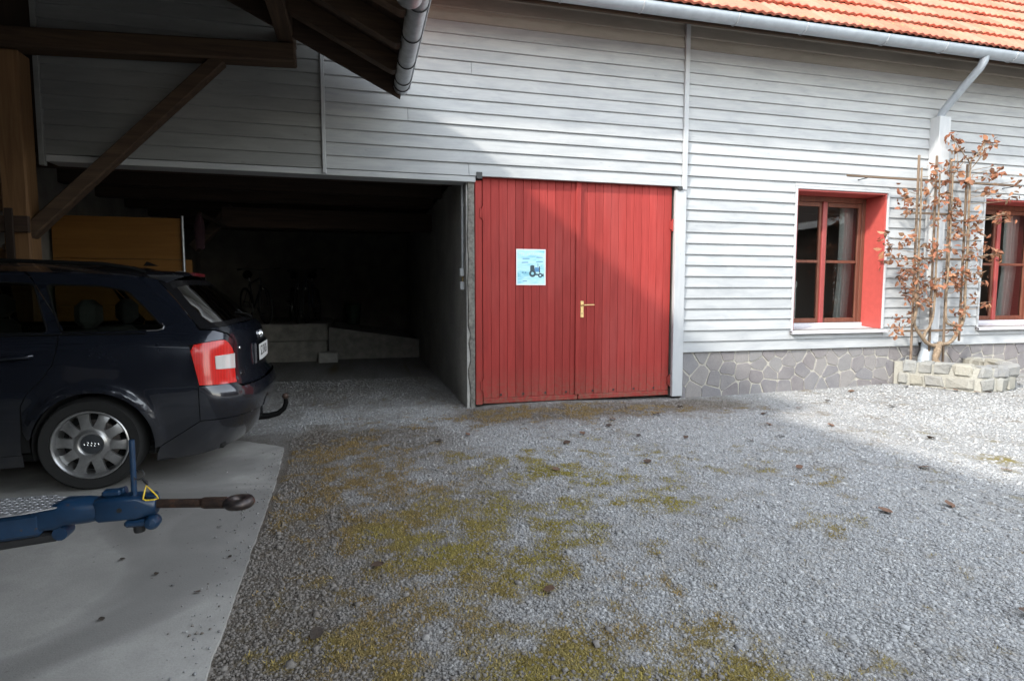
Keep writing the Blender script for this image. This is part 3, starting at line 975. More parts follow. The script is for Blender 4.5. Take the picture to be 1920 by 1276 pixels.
tv = [v.co.copy() for v in tile_me.vertices]; tf = [tuple(pp.vertices) for pp in tile_me.polygons]
count = 0
for r_ in range(NROW + 11):
    base = sl(0, r_ * TE, 0)
    x = -7.9
    while x < BX1 - .1:
        # tiles inside the part of the roof that faces the yard at right are single pieces
        near = r_ < NROW and x > 2.2 + r_ * .38 and x < 9.6 and count < 300
        pos_ = Vector((x, base.y, base.z)) + dirN * rb.uniform(-.003, .003) + dirU * rb.uniform(-.006, .006)
        if near:
            mesh_object("tile", tile_me, roof, pos_, (rb.uniform(-.006, .006), 0, rb.uniform(-.008, .008))); count += 1
        else:
            rest.add([v + pos_ for v in tv], tf)
        x += TW
ro = rest.build("tile_field", M['tile'], roof, True); tag(ro, kind="stuff")
M['teal'] = plain("teal_sheet", (.10, .32, .33), .5, var=.3, scale=20)
mb = MB()
c0 = sl(7.02, 1.86, .085)
mb.prism([(0, 0), (.34, 0), (.34, .26), (.06, .30)], c0, (1, 0, 0), tuple(dirU), .02, bevel=.004)
mb.build("patch_sheet", M['teal'], roof)
# rafters' feet below the eaves
for i in range(23):
    xr = -7.2 + i * .93
    mb = MB(); mb.beam(sl(xr, .10, -.125), sl(xr, 1.6, -.125), .10, .13, .006, tuple(dirN)); mb.build("rafter", M['timber_y'], barn)
mb = MB(); mb.cbox(-7.5, BX1, -.545, -.52, 4.085, 4.16, .004); mb.build("fascia", M['timber_x'], barn)

# eaves gutter, half-round
def half_round(p0, p1, r_, seg=14, bead=.010, open_up=(0, 0, 1)):
    p0, p1 = Vector(p0), Vector(p1)
    d = (p1 - p0).normalized(); u = Vector(open_up); s = d.cross(u).normalized()
    ring = []
    for k in range(seg + 1):
        a_ = math.pi + math.pi * k / seg
        ring.append((math.cos(a_) * r_, math.sin(a_) * r_))
    ring2 = [(x_ * .96, y_ * .96) for (x_, y_) in ring]
    bead_ring = []
    vs, fs = [], []
    for p in (p0, p1):
        for (a_, b_) in ring: vs.append(p + s * a_ + u * b_)
        for (a_, b_) in ring2: vs.append(p + s * a_ + u * b_)
    m = len(ring)
    for k in range(m - 1):
        fs.append((k, k + 1, 2 * m + k + 1, 2 * m + k))
        fs.append((m + k + 1, m + k, 3 * m + k, 3 * m + k + 1))
        fs.append((k, m + k, m + k + 1, k + 1)); fs.append((2 * m + k, 2 * m + k + 1, 3 * m + k + 1, 3 * m + k))
    mb = MB().add(vs, fs)
    mb.tube([p0 + s * (r_ + bead * .6), p1 + s * (r_ + bead * .6)], bead, 10)
    mb.tube([p0 - s * (r_ - .002), p1 - s * (r_ - .002)], .004, 6)
    return mb
gut = half_round((BX1, -.63, 4.17), (-7.9, -.63, 4.165), .083).build("gutter", M['zinc'], barn, True)
for i in range(17):
    xb = -6.9 + i * .97 + (.12 if i % 2 else 0)
    ring = [Vector((xb, -.63 + math.cos(a_) * .0865, 4.168 + math.sin(a_) * .0865)) for a_ in [math.pi + math.pi * k / 12 for k in range(13)]]
    mb = MB(); mb.tube(ring, .006, 6); mb.build("gutter_bracket", M['zinc_old'], gut)
# down pipe running back to the boxed pilaster
mb = MB()
mb.tube([(7.36, -.63, 4.11), (7.36, -.62, 4.06), (7.365, -.58, 4.00), (7.375, -.30, 3.77), (7.38, -.11, 3.60), (7.385, -.085, 3.52), (7.385, -.085, 3.40)], .047, 16)
mb.build("downpipe", M['zinc'], barn, True)
MB().cbox(7.30, 7.488, -.155, .002, .60, 3.545, .006).build("pilaster", M['white_trim'], barn)
mb = MB()
mb.tube([(7.37, -.10, .62), (7.35, -.12, .50), (7.28, -.15, .38), (7.25, -.17, .22), (7.25, -.17, .08)], [.07, .08, .085, .085, .085], 16)
mb.build("downpipe_foot", M['zinc'], barn, True)
# rest of the barn: timber end bay behind the shelter, back and gable walls
mb = MB(); mb.box(-8.0, -3.62, .25, .40, -.2, 4.75); mb.box(-3.62, -2.738, .05, .27, 2.53, 4.75); mb.build("wall", M['dark_timber_z'], barn)
mb = MB(); mb.box(BX1 - .2, BX1 - .002, .275, 9.6, -.2, 4.7); mb.build("wall", M['dark_wall'], barn)
mb = MB(); mb.box(-8.0, BX1 - .2, 9.4, 9.6, -.2, 4.2); mb.build("wall", M['dark_wall'], barn)
mb = MB(); mb.box(-8.0, -7.8, .4, 9.4, -.2, 4.7); mb.build("wall", M['dark_wall'], barn)
mb = MB(); mb.box(-7.8, BX1 - .2, .28, 9.4, 3.3, 3.4); mb.build("loft_floor", M['dark_timber_x'], barn)
mb = MB(); mb.box(1.21, 3.74, 1.2, 1.3, -.1, 2.9); mb.build("wall", M['dark_wall'], barn)
# ================================================================== timber car shelter
port = empty("car_shelter", (-2.5, -.2, 0))
port_in = Vector((2.5, .2, 0))
tag(port, "open brown timber car shelter with zinc gutter standing in front of the barn", "car shelter")
def pbuild(mb, name, mat, parent=None, smooth=False):
    p = parent or port
    if p is port:
        return mb.build(name, mat, port, smooth, loc=port_in)
    return mb.build(name, mat, p, smooth)
PA = math.radians(26.0)
TPA = math.tan(PA)
GX0, GZ0 = .36, 3.17           # lower end of the rafters' underside
YE = -.32                     # verge next to the barn
def under(x): return GZ0 + (GX0 - x) * TPA + .02     # underside of rafters at x
RIDGE = -3.4
YSTEP, DROP = -3.05, .52        # nearer than this, an added unseen lower roof shapes the yard shadow
def tail_dx(y): return 0.0
# roof deck boards above the rafters (both slopes) and covering
cs, sn = math.cos(PA), math.sin(PA)
def deck(z_off, th, x_out, y0, y1, name, mat):
    mb = MB()
    n_ = Vector((sn, 0, cs))
    ys_ = [y1, y0]
    for ya, yb_ in zip(ys_[:-1], ys_[1:]):
        sec = []
        for y_ in (yb_, ya):
            xo = x_out + tail_dx(y_)
            a = Vector((xo, 0, under(xo) + z_off)); b = Vector((RIDGE, 0, under(RIDGE) + z_off))
            c_, d2 = a + n_ * th, Vector((RIDGE, 0, b.z + th / cs))
            sec.append([(v.x, y_, v.z) for v in (a, b, d2, c_)])
        mb.add(sec[0] + sec[1], [(0, 1, 2, 3), (7, 6, 5, 4), (0, 4, 5, 1), (1, 5, 6, 2), (2, 6, 7, 3), (3, 7, 4, 0)])
    xo2 = 2 * RIDGE - x_out
    za = under(x_out) + z_off; zr = under(RIDGE) + z_off
    q = [(RIDGE, zr), (xo2, za), (xo2 - n_.x * th, za + n_.z * th), (RIDGE, zr + th / cs)]
    mb.add([(a, y_, b) for y_ in (y0, y1) for (a, b) in q], [(0, 1, 2, 3), (7, 6, 5, 4), (0, 4, 5, 1), (1, 5, 6, 2), (2, 6, 7, 3), (3, 7, 4, 0)])
    return pbuild(mb, name, mat)
RH = .15
deck(RH / cs + .004, .026, .47, YSTEP, YE - .005, "roof_boards", M['dark_timber_y'])
deck(RH / cs + .045, .05, .50, YSTEP - .02, YE - .03, "roof_covering", M['tile'])
deck(RH / cs + .004 - DROP, .026, .32, -9.2, YSTEP - .03, "roof_boards", M['dark_timber_y'])  # unseen lower roof, added to set the shadow edge on the yard
deck(RH / cs + .045 - DROP, .05, .34, -9.22, YSTEP - .03, "roof_covering", M['tile'])
mb = MB(); mb.prism([(RIDGE, under(RIDGE) - DROP + .16), (.40, under(.40) - DROP + .16), (.40, under(.40) + .17), (RIDGE, under(RIDGE) + .17)], (0, YSTEP - .002, 0), (1, 0, 0), (0, 0, 1), .02); pbuild(mb, "added_step_board", M['dark_timber_x'])  # closes the drop to the added lower roof
mb = MB(); mb.prism([(2 * RIDGE - .40, under(.40) - DROP + .16), (RIDGE, under(RIDGE) - DROP + .16), (RIDGE, under(RIDGE) + .17), (2 * RIDGE - .40, under(.40) + .17)], (0, YSTEP - .002, 0), (1, 0, 0), (0, 0, 1), .02); pbuild(mb, "added_step_board", M['dark_timber_x'])
# rafters with rounded tails
def rafter(y, name="rafter", w=.11, x_tail=GX0, mat='timber_x', h=RH, dz=0.0):
    n_ = 6
    prof = []
    for k in range(n_ + 1):
        a_ = math.pi / 2 * k / n_
        prof.append((x_tail - .07 + .07 * math.sin(a_), -.07 * math.cos(a_) + .07))
    pts_ = []
    xa = RIDGE
    poly = [(xa, under(xa) + dz)]
    for (x_, lift) in prof: poly.append((x_, under(x_) + lift * .8 + dz))
    poly += [(x_tail, under(x_tail) + h / cs + dz), (xa, under(xa) + h / cs + dz)]
    mb = MB()
    mb.prism(poly, (0, y + w / 2, 0), (1, 0, 0), (0, 0, 1), w)
    pbuild(mb, name, M[mat])
    poly2 = [(2 * RIDGE - a_, b_) for (a_, b_) in poly][::-1]
    mb = MB(); mb.prism(poly2, (0, y + w / 2, 0), (1, 0, 0), (0, 0, 1), w); pbuild(mb, name, M[mat])
y = -.78
while y > -9.0:
    rafter(y, x_tail=GX0 if y > YSTEP else .28, dz=0.0 if y > YSTEP else -DROP); y -= .56  # the lower ones carry the added roof
# verge board on the barn side
poly = [(RIDGE, under(RIDGE) - .03), (GX0 + .055, under(GX0 + .055) - .03), (GX0 + .09, under(GX0 + .09) + RH / cs + .02), (RIDGE, under(RIDGE) + RH / cs + .03)]
mb = MB(); mb.prism(poly, (0, YE, 0), (1, 0, 0), (0, 0, 1), .032); pbuild(mb, "verge_board", M['dark_timber_x'])
poly2 = [(2 * RIDGE - a_, b_) for (a_, b_) in poly][::-1]
mb = MB(); mb.prism(poly2, (0, YE, 0), (1, 0, 0), (0, 0, 1), .032); pbuild(mb, "verge_board", M['dark_timber_x'])
mb = MB(); mb.cbox(GX0 + .012, GX0 + .036, YSTEP, YE - .04, under(GX0) + .045, under(GX0) + .19, .004); pbuild(mb, "eaves_board", M['dark_timber_y'])
# gutter along the eaves
g2 = half_round((.425, YSTEP, 3.246), (.425, YE - .01, 3.238), .070)
g2s = half_round((.27, -9.2, 2.78), (.27, YSTEP - .06, 2.76), .070)  # gutter of the added lower roof
# end cap
capv = [Vector((.425 + math.cos(a_) * .07, YE - .01, 3.238 + math.sin(a_) * .07)) for a_ in [math.pi + math.pi * k / 14 for k in range(15)]]
g2.add(capv, [tuple(range(15))])
g2.add(g2s.v, g2s.f)
gut2 = pbuild(g2, "gutter", M['zinc_old'], None, True)
for yb in (-.45, -.62, -1.02, -1.55, -2.05):
    zc = 3.238 - (yb - YE) * .0027
    ring = [Vector((.425 + math.cos(a_) * .0735, yb, zc + math.sin(a_) * .0735)) for a_ in [math.pi + math.pi * k / 12 for k in range(13)]]
    mb = MB(); mb.tube(ring, .0055, 6); mb.build("gutter_bracket", M['black_metal'], gut2)

# gable truss behind the car
YB = -.18
mb = MB(); mb.beam((-6.5, YB, 3.25), (-.54, YB, 3.50), .18, .175, .014); pbuild(mb, "tie_beam", M['timber_x'])
mb = MB(); mb.beam((-.62, YSTEP + .02, 3.70), (-.62, -.02, 3.70), .15, .19, .012); pbuild(mb, "eaves_purlin", M['timber_y'])
mb = MB(); mb.beam((-2.83, YB, .02), (-2.83, YB, 3.30), .19, .19, .012, (0, 1, 0)); pbuild(mb, "post", M['fresh_timber_z'])
mb = MB(); mb.beam((-2.93, YB - .01, 1.62), (-1.19, YB - .01, 3.40), .12, .115, .012); pbuild(mb, "brace", M['timber_x'])
mb = MB(); mb.beam((-2.87, YB - .02, 2.25), (-3.95, YB - .02, 3.34), .13, .15, .012); pbuild(mb, "brace", M['dark_timber_x'])
mb = MB(); mb.beam((-6.4, YB, .02), (-6.4, YB, 3.30), .19, .19, .012, (0, 1, 0)); pbuild(mb, "post", M['timber_z'])
# plank screen left of the post
rp = random.Random(9)
x = -6.3
while x < -2.96:
    w = rp.uniform(.13, .19)
    x1 = min(x + w, -2.935)
    mb = MB(); mb.cbox(x, x1 - .006, YB + .10, YB + .128, 2.05 if x > -4.0 else .05, 3.28, .003); pbuild(mb, "plank", M['fresh_timber_z'])
    x += w
mb = MB(); mb.cbox(-6.3, -2.935, YB + .02, YB + .095, 1.98, 2.10, .006); pbuild(mb, "rail", M['fresh_timber_x'])
mb = MB(); mb.cbox(-6.3, -2.72, YB - .14, YB - .10, 1.78, 1.92, .006); pbuild(mb, "rail", M['dark_timber_x'])
mb = MB(); mb.cbox(-6.3, -2.935, YB + .02, YB + .06, 1.25, 1.66, .006); pbuild(mb, "rail", M['fresh_timber_x'])
mb = MB(); mb.cbox(-2.88, -2.82, YB - .165, YB - .145, 1.40, 1.98, .004); pbuild(mb, "upright", M['dark_timber_z'])
# side and rear walls of the shelter (out of the picture, they keep it dark)
x = -9.0
mb = MB(); mb.box(-6.75, -6.6, -9.1, -.3, 0, 2.95); pbuild(mb, "side_wall", M['dark_timber_z'])
mb = MB(); mb.box(-6.6, -1.3, -9.1, -8.95, 0, 2.9); pbuild(mb, "rear_wall", M['dark_timber_z'])
mb = MB(); mb.prism([(-6.6, 2.9), (-1.2, 2.9), (-1.2, 3.4), (RIDGE, under(RIDGE) - .4), (-6.2, 3.1)], (0, -8.95, 0), (1, 0, 0), (0, 0, 1), .1); pbuild(mb, "gable_wall", M['dark_timber_z'])
for yp in (-8.9,):
    mb = MB(); mb.beam((-1.5, yp, .0), (-1.5, yp, 3.4), .18, .18, .012, (0, 1, 0)); pbuild(mb, "post", M['timber_z'])
mb = MB(); mb.beam((-6.5, -5.2, 2.95), (-.54, -5.2, 3.02), .18, .22, .014); pbuild(mb, "tie_beam", M['timber_x'])
mb = MB(); mb.beam((-6.4, -5.2, .0), (-6.4, -5.2, 2.85), .19, .19, .012, (0, 1, 0)); pbuild(mb, "post", M['timber_z'])

# out-of-view farm buildings added to block low sky; the stable reflects in the panes
def added_farm_wing(name, label, x0, x1, y0, y1, eave, ridge, along_x):
    b = empty(name, ((x0 + x1) / 2, (y0 + y1) / 2, 0)); tag(b, label, "building")
    oi = Vector((-(x0 + x1) / 2, -(y0 + y1) / 2, 0))
    MB().box(x0, x1, y0, y1, -.2, eave).build("wall", M['dark_timber_z'], b, loc=oi)
    mb = MB()
    if along_x: mb.prism([(y0 - .7, eave - .1), (y1 + .7, eave - .1), ((y0 + y1) / 2, ridge)], (x0 - .5, 0, 0), (0, 1, 0), (0, 0, 1), x1 - x0 + 1)
    else: mb.prism([(x0 - .7, eave - .1), (x1 + .7, eave - .1), ((x0 + x1) / 2, ridge)], (0, y1 + .5, 0), (1, 0, 0), (0, 0, 1), y1 - y0 + 1)
    mb.build("roof", M['dark_timber_x'], b, loc=oi)
    if along_x: MB().box(x0 - .5, x1 + .5, y1 + .70, y1 + .76, eave - .3, eave - .06).build("eaves_board", M['white_trim'], b, loc=oi)
    else: MB().box(x0 - .76, x0 - .70, y0 - .5, y1 + .5, eave - .3, eave - .06).build("eaves_board", M['white_trim'], b, loc=oi)
    for k in range(4):
        q = (k + .5) / 4
        if along_x:
            c0 = x0 + (x1 - x0) * q; w_ = MB().cbox(c0 - .5, c0 + .5, y1, y1 + .05, 1.0, 2.2, .01).build("window", M['white_trim'], b, loc=oi)
            MB().box(c0 - .42, c0 + .42, y1 + .052, y1 + .058, 1.08, 2.12).build("pane", M['black_metal'], w_)
        else:
            c0 = y0 + (y1 - y0) * q; w_ = MB().cbox(x0 - .05, x0, c0 - .5, c0 + .5, 1.0, 2.2, .01).build("window", M['white_trim'], b, loc=oi)
            MB().box(x0 - .058, x0 - .052, c0 - .42, c0 + .42, 1.08, 2.12).build("pane", M['black_metal'], w_)
added_farm_wing("screening_stable", "out-of-view dark timber stable with pale eaves board, placed at the right to block low sky", 16.5, 23.0, -19.0, 5.0, 3.9, 6.6, False)
added_farm_wing("added_hay_barn", "unseen dark timber hay barn added behind the viewpoint to block low sky", -12.0, 9.0, -33.0, -25.0, 3.6, 6.6, True)
# ================================================================== parked estate car
# body surface: s = position along the side (rear hub = 0, rear +), running on round the corners as arc length; z = height
def _smooth_table(zs,vs,sig):
    g=np.arange(zs[0],zs[-1]+1e-9,.004); v=np.interp(g,zs,vs)
    k=int(3*sig/.004)+1; kern=np.exp(-.5*(np.arange(-k,k+1)*.004/sig)**2); kern/=kern.sum()
    p=np.concatenate([2*v[0]-v[k:0:-1],v,2*v[-1]-v[-2:-k-2:-1]])
    return g,np.convolve(p,kern,'valid')
_W=_smooth_table([.12,.20,.32,.48,.62,.76,.88,.96,1.01,1.08,1.20,1.30,1.38,1.44],[.80,.83,.862,.882,.884,.876,.862,.838,.802,.772,.716,.664,.612,.56],.02)
_XR=_smooth_table([.12,.18,.26,.34,.42,.50,.565,.60,.635,.70,.80,.90,.97,1.01,1.05,1.20,1.34,1.44],[.78,.82,.88,.925,.955,.972,.974,.962,.91,.890,.884,.886,.872,.848,.800,.640,.485,.375],.012)
_XF=_smooth_table([.12,.2,.3,.5,.65,.75,.85,.95,1.44],[-3.40,-3.45,-3.5,-3.53,-3.5,-3.42,-3.25,-3.0,-2.2],.03)
def Wz(z): return float(np.interp(z,*_W))
def XR(z): return float(np.interp(z,*_XR))
def XF(z): return float(np.interp(z,*_XF))
RHUB=.292
def halfw(x,z):
    w=Wz(z)
    if x>0: w-=.05*(x/.9)**2
    if z>.98: w-=.05*min(1,max(0,(x+.3)/.9))**2*min(1,(z-.98)/.3)
    if x<-2.2: w-=.05*((-2.2-x)/1.2)**2
    for hx in (0,-2.65):
        r=math.hypot(x-hx,z-RHUB)
        w+=.020*math.exp(-((r-.345)/.035)**2)
    return w
_cache={}
def _corner(z,front):
    key=(round(z,3),front)
    if key in _cache: return _cache[key]
    xe=XF(z) if front else XR(z)
    a=.42 if front else (.38 if z<.60 else (.38-.05*min(1,(z-.60)/.1) if z<.98 else .33-.03*min(1,(z-.98)/.1)))
    sg=-1 if front else 1
    xc=xe-sg*a; w=halfw(xc,z); n=2.5
    th=np.linspace(0,1,241)**1.5*0+np.linspace(0,math.pi/2,241)
    # param to resolve both ends
    X=xc+sg*a*np.sin(th)**(2/n); Y=w*np.cos(th).clip(0)**(2/n)
    d=np.hypot(np.diff(X),np.diff(Y)); L=np.concatenate([[0],np.cumsum(d)])
    _cache[key]=(xc,L,X,Y); return _cache[key]
def S(s,z):
    "s: x on the side, arc length beyond the corners; returns x, half-width(y>=0)"
    xc,L,X,Y=_corner(z,False)
    if s>xc:
        t=min(s-xc,L[-1]); return float(np.interp(t,L,X)),float(np.interp(t,L,Y))
    xf,L2,X2,Y2=_corner(z,True)
    if s<xf:
        t=min(xf-s,L2[-1]); return float(np.interp(t,L2,X2)),float(np.interp(t,L2,Y2))
    return s,halfw(s,z)
def Smax(z):
    xc,L,_,_=_corner(z,False); return xc+L[-1]
def Smin(z):
    xf,L,_,_=_corner(z,True); return xf-L[-1]

CAR_A = math.radians(2.0)
car = empty("parked_car", (-1.67, -1.19, .018), CAR_A)
tag(car, "dark blue estate car with red tail lamps parked under the timber shelter", "car")

t = NT("dark_blue_car_paint")
fl = t.noise(t.pos(), 900, 2, .5)
c = t.mix(t.ramp(fl, [(.4, 0), (.7, 1)]), (.010, .013, .021), (.016, .020, .032))
dirt = t.noise(t.pos(), 5, 4, .6)
sx = t.node("ShaderNodeSeparateXYZ"); t.put(sx.inputs[0], t.pos())
dust = t.math('MULTIPLY', t.ramp(sx.outputs[2], [(.15, .55), (.45, .18), (.75, .04), (1, .02)]), t.ramp(t.noise(t.pos(), 18, 5, .65), [(.3, .2), (.7, 1)]))
c = t.mix(dust, c, (.10, .095, .09))
M['car_paint'] = t.out(c, t.ramp(dirt, [(.3, .16), (.7, .28)]), .45, None, Coat_Weight=1.0, Coat_Roughness=.04, Specular_IOR_Level=.5)
M['car_black'] = plain("black_car_plastic", (.005, .005, .005), .8, var=.2, Specular_IOR_Level=.08)
M['car_dark'] = plain("car_underside", (.006, .006, .006), .9)
M['rubber'] = plain("tyre_rubber", (.009, .009, .009), .8, var=.25, scale=60, bump=.15)
M['alloy'] = plain("silver_alloy", (.34, .34, .34), .30, .75, var=.12, scale=50)
M['chrome'] = plain("chrome_trim", (.75, .76, .78), .12, 1.0, var=.02)
t = NT("red_lamp_lens")
rib = t.node("ShaderNodeTexWave"); t.put(rib.inputs["Vector"], t.pos()); rib.inputs["Scale"].default_value = 22; rib.inputs["Distortion"].default_value = 1.5
c = t.mix(rib.outputs["Fac"], (.56, .012, .009), (.66, .018, .013))
M['lamp_red'] = t.out(c, .22, 0, None, Coat_Weight=.35, Coat_Roughness=.02, Subsurface_Weight=.25, Subsurface_Radius=(.03, .004, .004))
t = NT("clear_lamp_lens")
wv = t.node("ShaderNodeTexWave"); t.put(wv.inputs["Vector"], t.pos()); wv.inputs["Scale"].default_value = 60
M['lamp_clear'] = t.out(t.mix(wv.outputs["Fac"], (.50, .47, .44), (.88, .87, .86)), .15, .2, None, Coat_Weight=1.0)
M['seat'] = plain("grey_seat_cloth", (.03, .032, .034), .95)
M['plate'] = plain("number_plate_white", (.74, .74, .72), .4, var=.04)
M['plate_text'] = plain("number_plate_black", (.02, .02, .02), .5)
M['grime'] = plain("dark_glass_border", (.008, .008, .009), .2)

def in_poly(x, y, poly):
    ins = False
    m = len(poly)
    for i in range(m):
        x0, y0 = poly[i]; x1, y1 = poly[(i + 1) % m]
        if (y0 > y) != (y1 > y) and x < (x1 - x0) * (y - y0) / (y1 - y0) + x0: ins = not ins
    return ins

def resample(poly, step):
    out_ = []
    for i, a in enumerate(poly):
        b = poly[(i + 1) % len(poly)]
        n = max(1, int(math.dist(a, b) / step + .5))
        for k in range(n): out_.append((a[0] + (b[0] - a[0]) * k / n, a[1] + (b[1] - a[1]) * k / n))
    return out_

def smooth_poly(poly, it=2, keep=()):
    """corner cutting, corners listed in keep stay sharp"""
    for _ in range(it):
        out_ = []
        for i, a in enumerate(poly):
            pv, nx_ = poly[i - 1], poly[(i + 1) % len(poly)]
            if a in keep: out_.append(a)
            else: out_ += [(a[0] * .75 + pv[0] * .25, a[1] * .75 + pv[1] * .25), (a[0] * .75 + nx_[0] * .25, a[1] * .75 + nx_[1] * .25)]
        poly = out_
    return poly

def round_corners(poly, r_):
    out_ = []
    m = len(poly)
    for i, a in enumerate(poly):
        pv, nx_ = Vector(poly[i - 1]), Vector(poly[(i + 1) % m]); a = Vector(a)
        d0, d1 = pv - a, nx_ - a
        r0 = min(r_, d0.length * .4, d1.length * .4)
        p0, p1 = a + d0.normalized() * r0, a + d1.normalized() * r0
        for k in range(4):
            q = k / 3
            b = p0 * (1 - q) ** 2 + a * 2 * q * (1 - q) + p1 * q * q
            out_.append((b.x, b.y))
    return out_

def fill2d(outer, holes, step, extra=()):
    loops = [resample(outer, step)] + [resample(h_, step) for h_ in holes]
    vs, es = [], []
    for lp in loops:
        n0 = len(vs); m = len(lp)
        vs += [Vector(p) for p in lp]
        es += [(n0 + i, n0 + (i + 1) % m) for i in range(m)]
    x0 = min(p[0] for p in outer); x1 = max(p[0] for p in outer); y0 = min(p[1] for p in outer); y1 = max(p[1] for p in outer)
    bnd = np.array([(v.x, v.y) for v in vs])
    row = 0
    y = y0 + step * .5
    cand = list(extra)
    while y < y1:
        x = x0 + (step * .5 if row % 2 else 0)
        while x < x1:
            cand.append((x, y)); x += step
        y += step * .9; row += 1
    for (x, y) in cand:
        if not in_poly(x, y, loops[0]) or any(in_poly(x, y, h_) for h_ in loops[1:]): continue
        if np.min((bnd[:, 0] - x) ** 2 + (bnd[:, 1] - y) ** 2) < (step * .45) ** 2: continue
        vs.append(Vector((x, y)))
    rv, _, rf, _, _, _ = delaunay_2d_cdt(vs, es, [], 0, 1e-6)
    fs = []
    for f in rf:
        cx = sum(rv[i].x for i in f) / len(f); cy = sum(rv[i].y for i in f) / len(f)
        if in_poly(cx, cy, loops[0]) and not any(in_poly(cx, cy, h_) for h_ in loops[1:]): fs.append(tuple(f))
    return [(v.x, v.y) for v in rv], fs

def surf(s, z, side, off=0.0):
    x, y = S(s, z)
    if off:
        e = .006
        xs, ys = S(s + e, z); xs0, ys0 = S(s - e, z)
        xz, yz = S(s, z + e); xz0, yz0 = S(s, z - e)
        tu = Vector((xs - xs0, ys - ys0, 0)); tv_ = Vector((xz - xz0, yz - yz0, 2 * e))
        n = tu.cross(tv_)
        if n.length < 1e-9: n = Vector((1, 0, 0))
        n.normalize()
        if n.y < 0 and s < .5 or (s >= .5 and n.x < 0 and n.y < 0): n = -n
        if n.dot(Vector((x + 1.2, y * 1.5, 0))) < 0: n = -n
        x += n.x * off; y += n.y * off; z += n.z * off
        y = max(y, 0.0)
    return Vector((x, side * y, z))

def panel(name, outer, holes, mat, side, off=0.0, step=.04, parent=None, thick=0.0, extra=()):
    pv, fs = fill2d(outer, holes, step, extra)
    vs = [surf(s, z, side, off) for (s, z) in pv]
    if side < 0: fs = [f[::-1] for f in fs]
    mb = MB().add(vs, fs)
    return mb.build(name, mat, parent or car, True)

def arch_pts(hx, r_, a0, a1, n):
    return [(hx + r_ * math.cos(math.radians(a0 + (a1 - a0) * k / n)), RHUB + r_ * math.sin(math.radians(a0 + (a1 - a0) * k / n))) for k in range(n + 1)]

ring = [(hx + rr_ * math.cos(a_), RHUB + rr_ * math.sin(a_)) for hx in (0, -2.65) for rr_ in (.325, .345, .365, .385) for a_ in [math.pi * k / 40 for k in range(41)]]
Q_GLASS = round_corners([(-.285, 1.300), (.0, 1.293), (.165, 1.262), (.28, 1.15), (.388, 1.028), (.385, 1.008), (-.165, 1.000)], .03)
D_GLASS = round_corners([(-1.10, 1.000), (-.235, 1.000), (-.35, 1.305), (-.7, 1.322), (-1.07, 1.318)], .03)
F_GLASS = round_corners([(-2.02, .985), (-1.19, 1.000), (-1.16, 1.318), (-1.30, 1.315), (-1.55, 1.22)], .03)
GAP = .0035
D_SHUT = [(-.150, 1.02), (-.172, .97), (-.178, .88), (-.20, .80), (-.26, .71), (-.335, .63), (-.368, .56), (-.385, .46), (-.39, .30)]
LAMP = [(.553, .902), (.66, .920), (.765, .930), (.80, .915), (.858, .855), (.868, .78), (.868, .632), (.74, .634), (.608, .642), (.585, .76)]
rail = [(-1.25, 1.372), (-.9, 1.382), (-.5, 1.384), (-.1, 1.376), (.15, 1.362), (.337, 1.335)]
TG_EDGE = [(.337, 1.325), (.45, 1.20), (.55, 1.075), (.60, 1.0)]
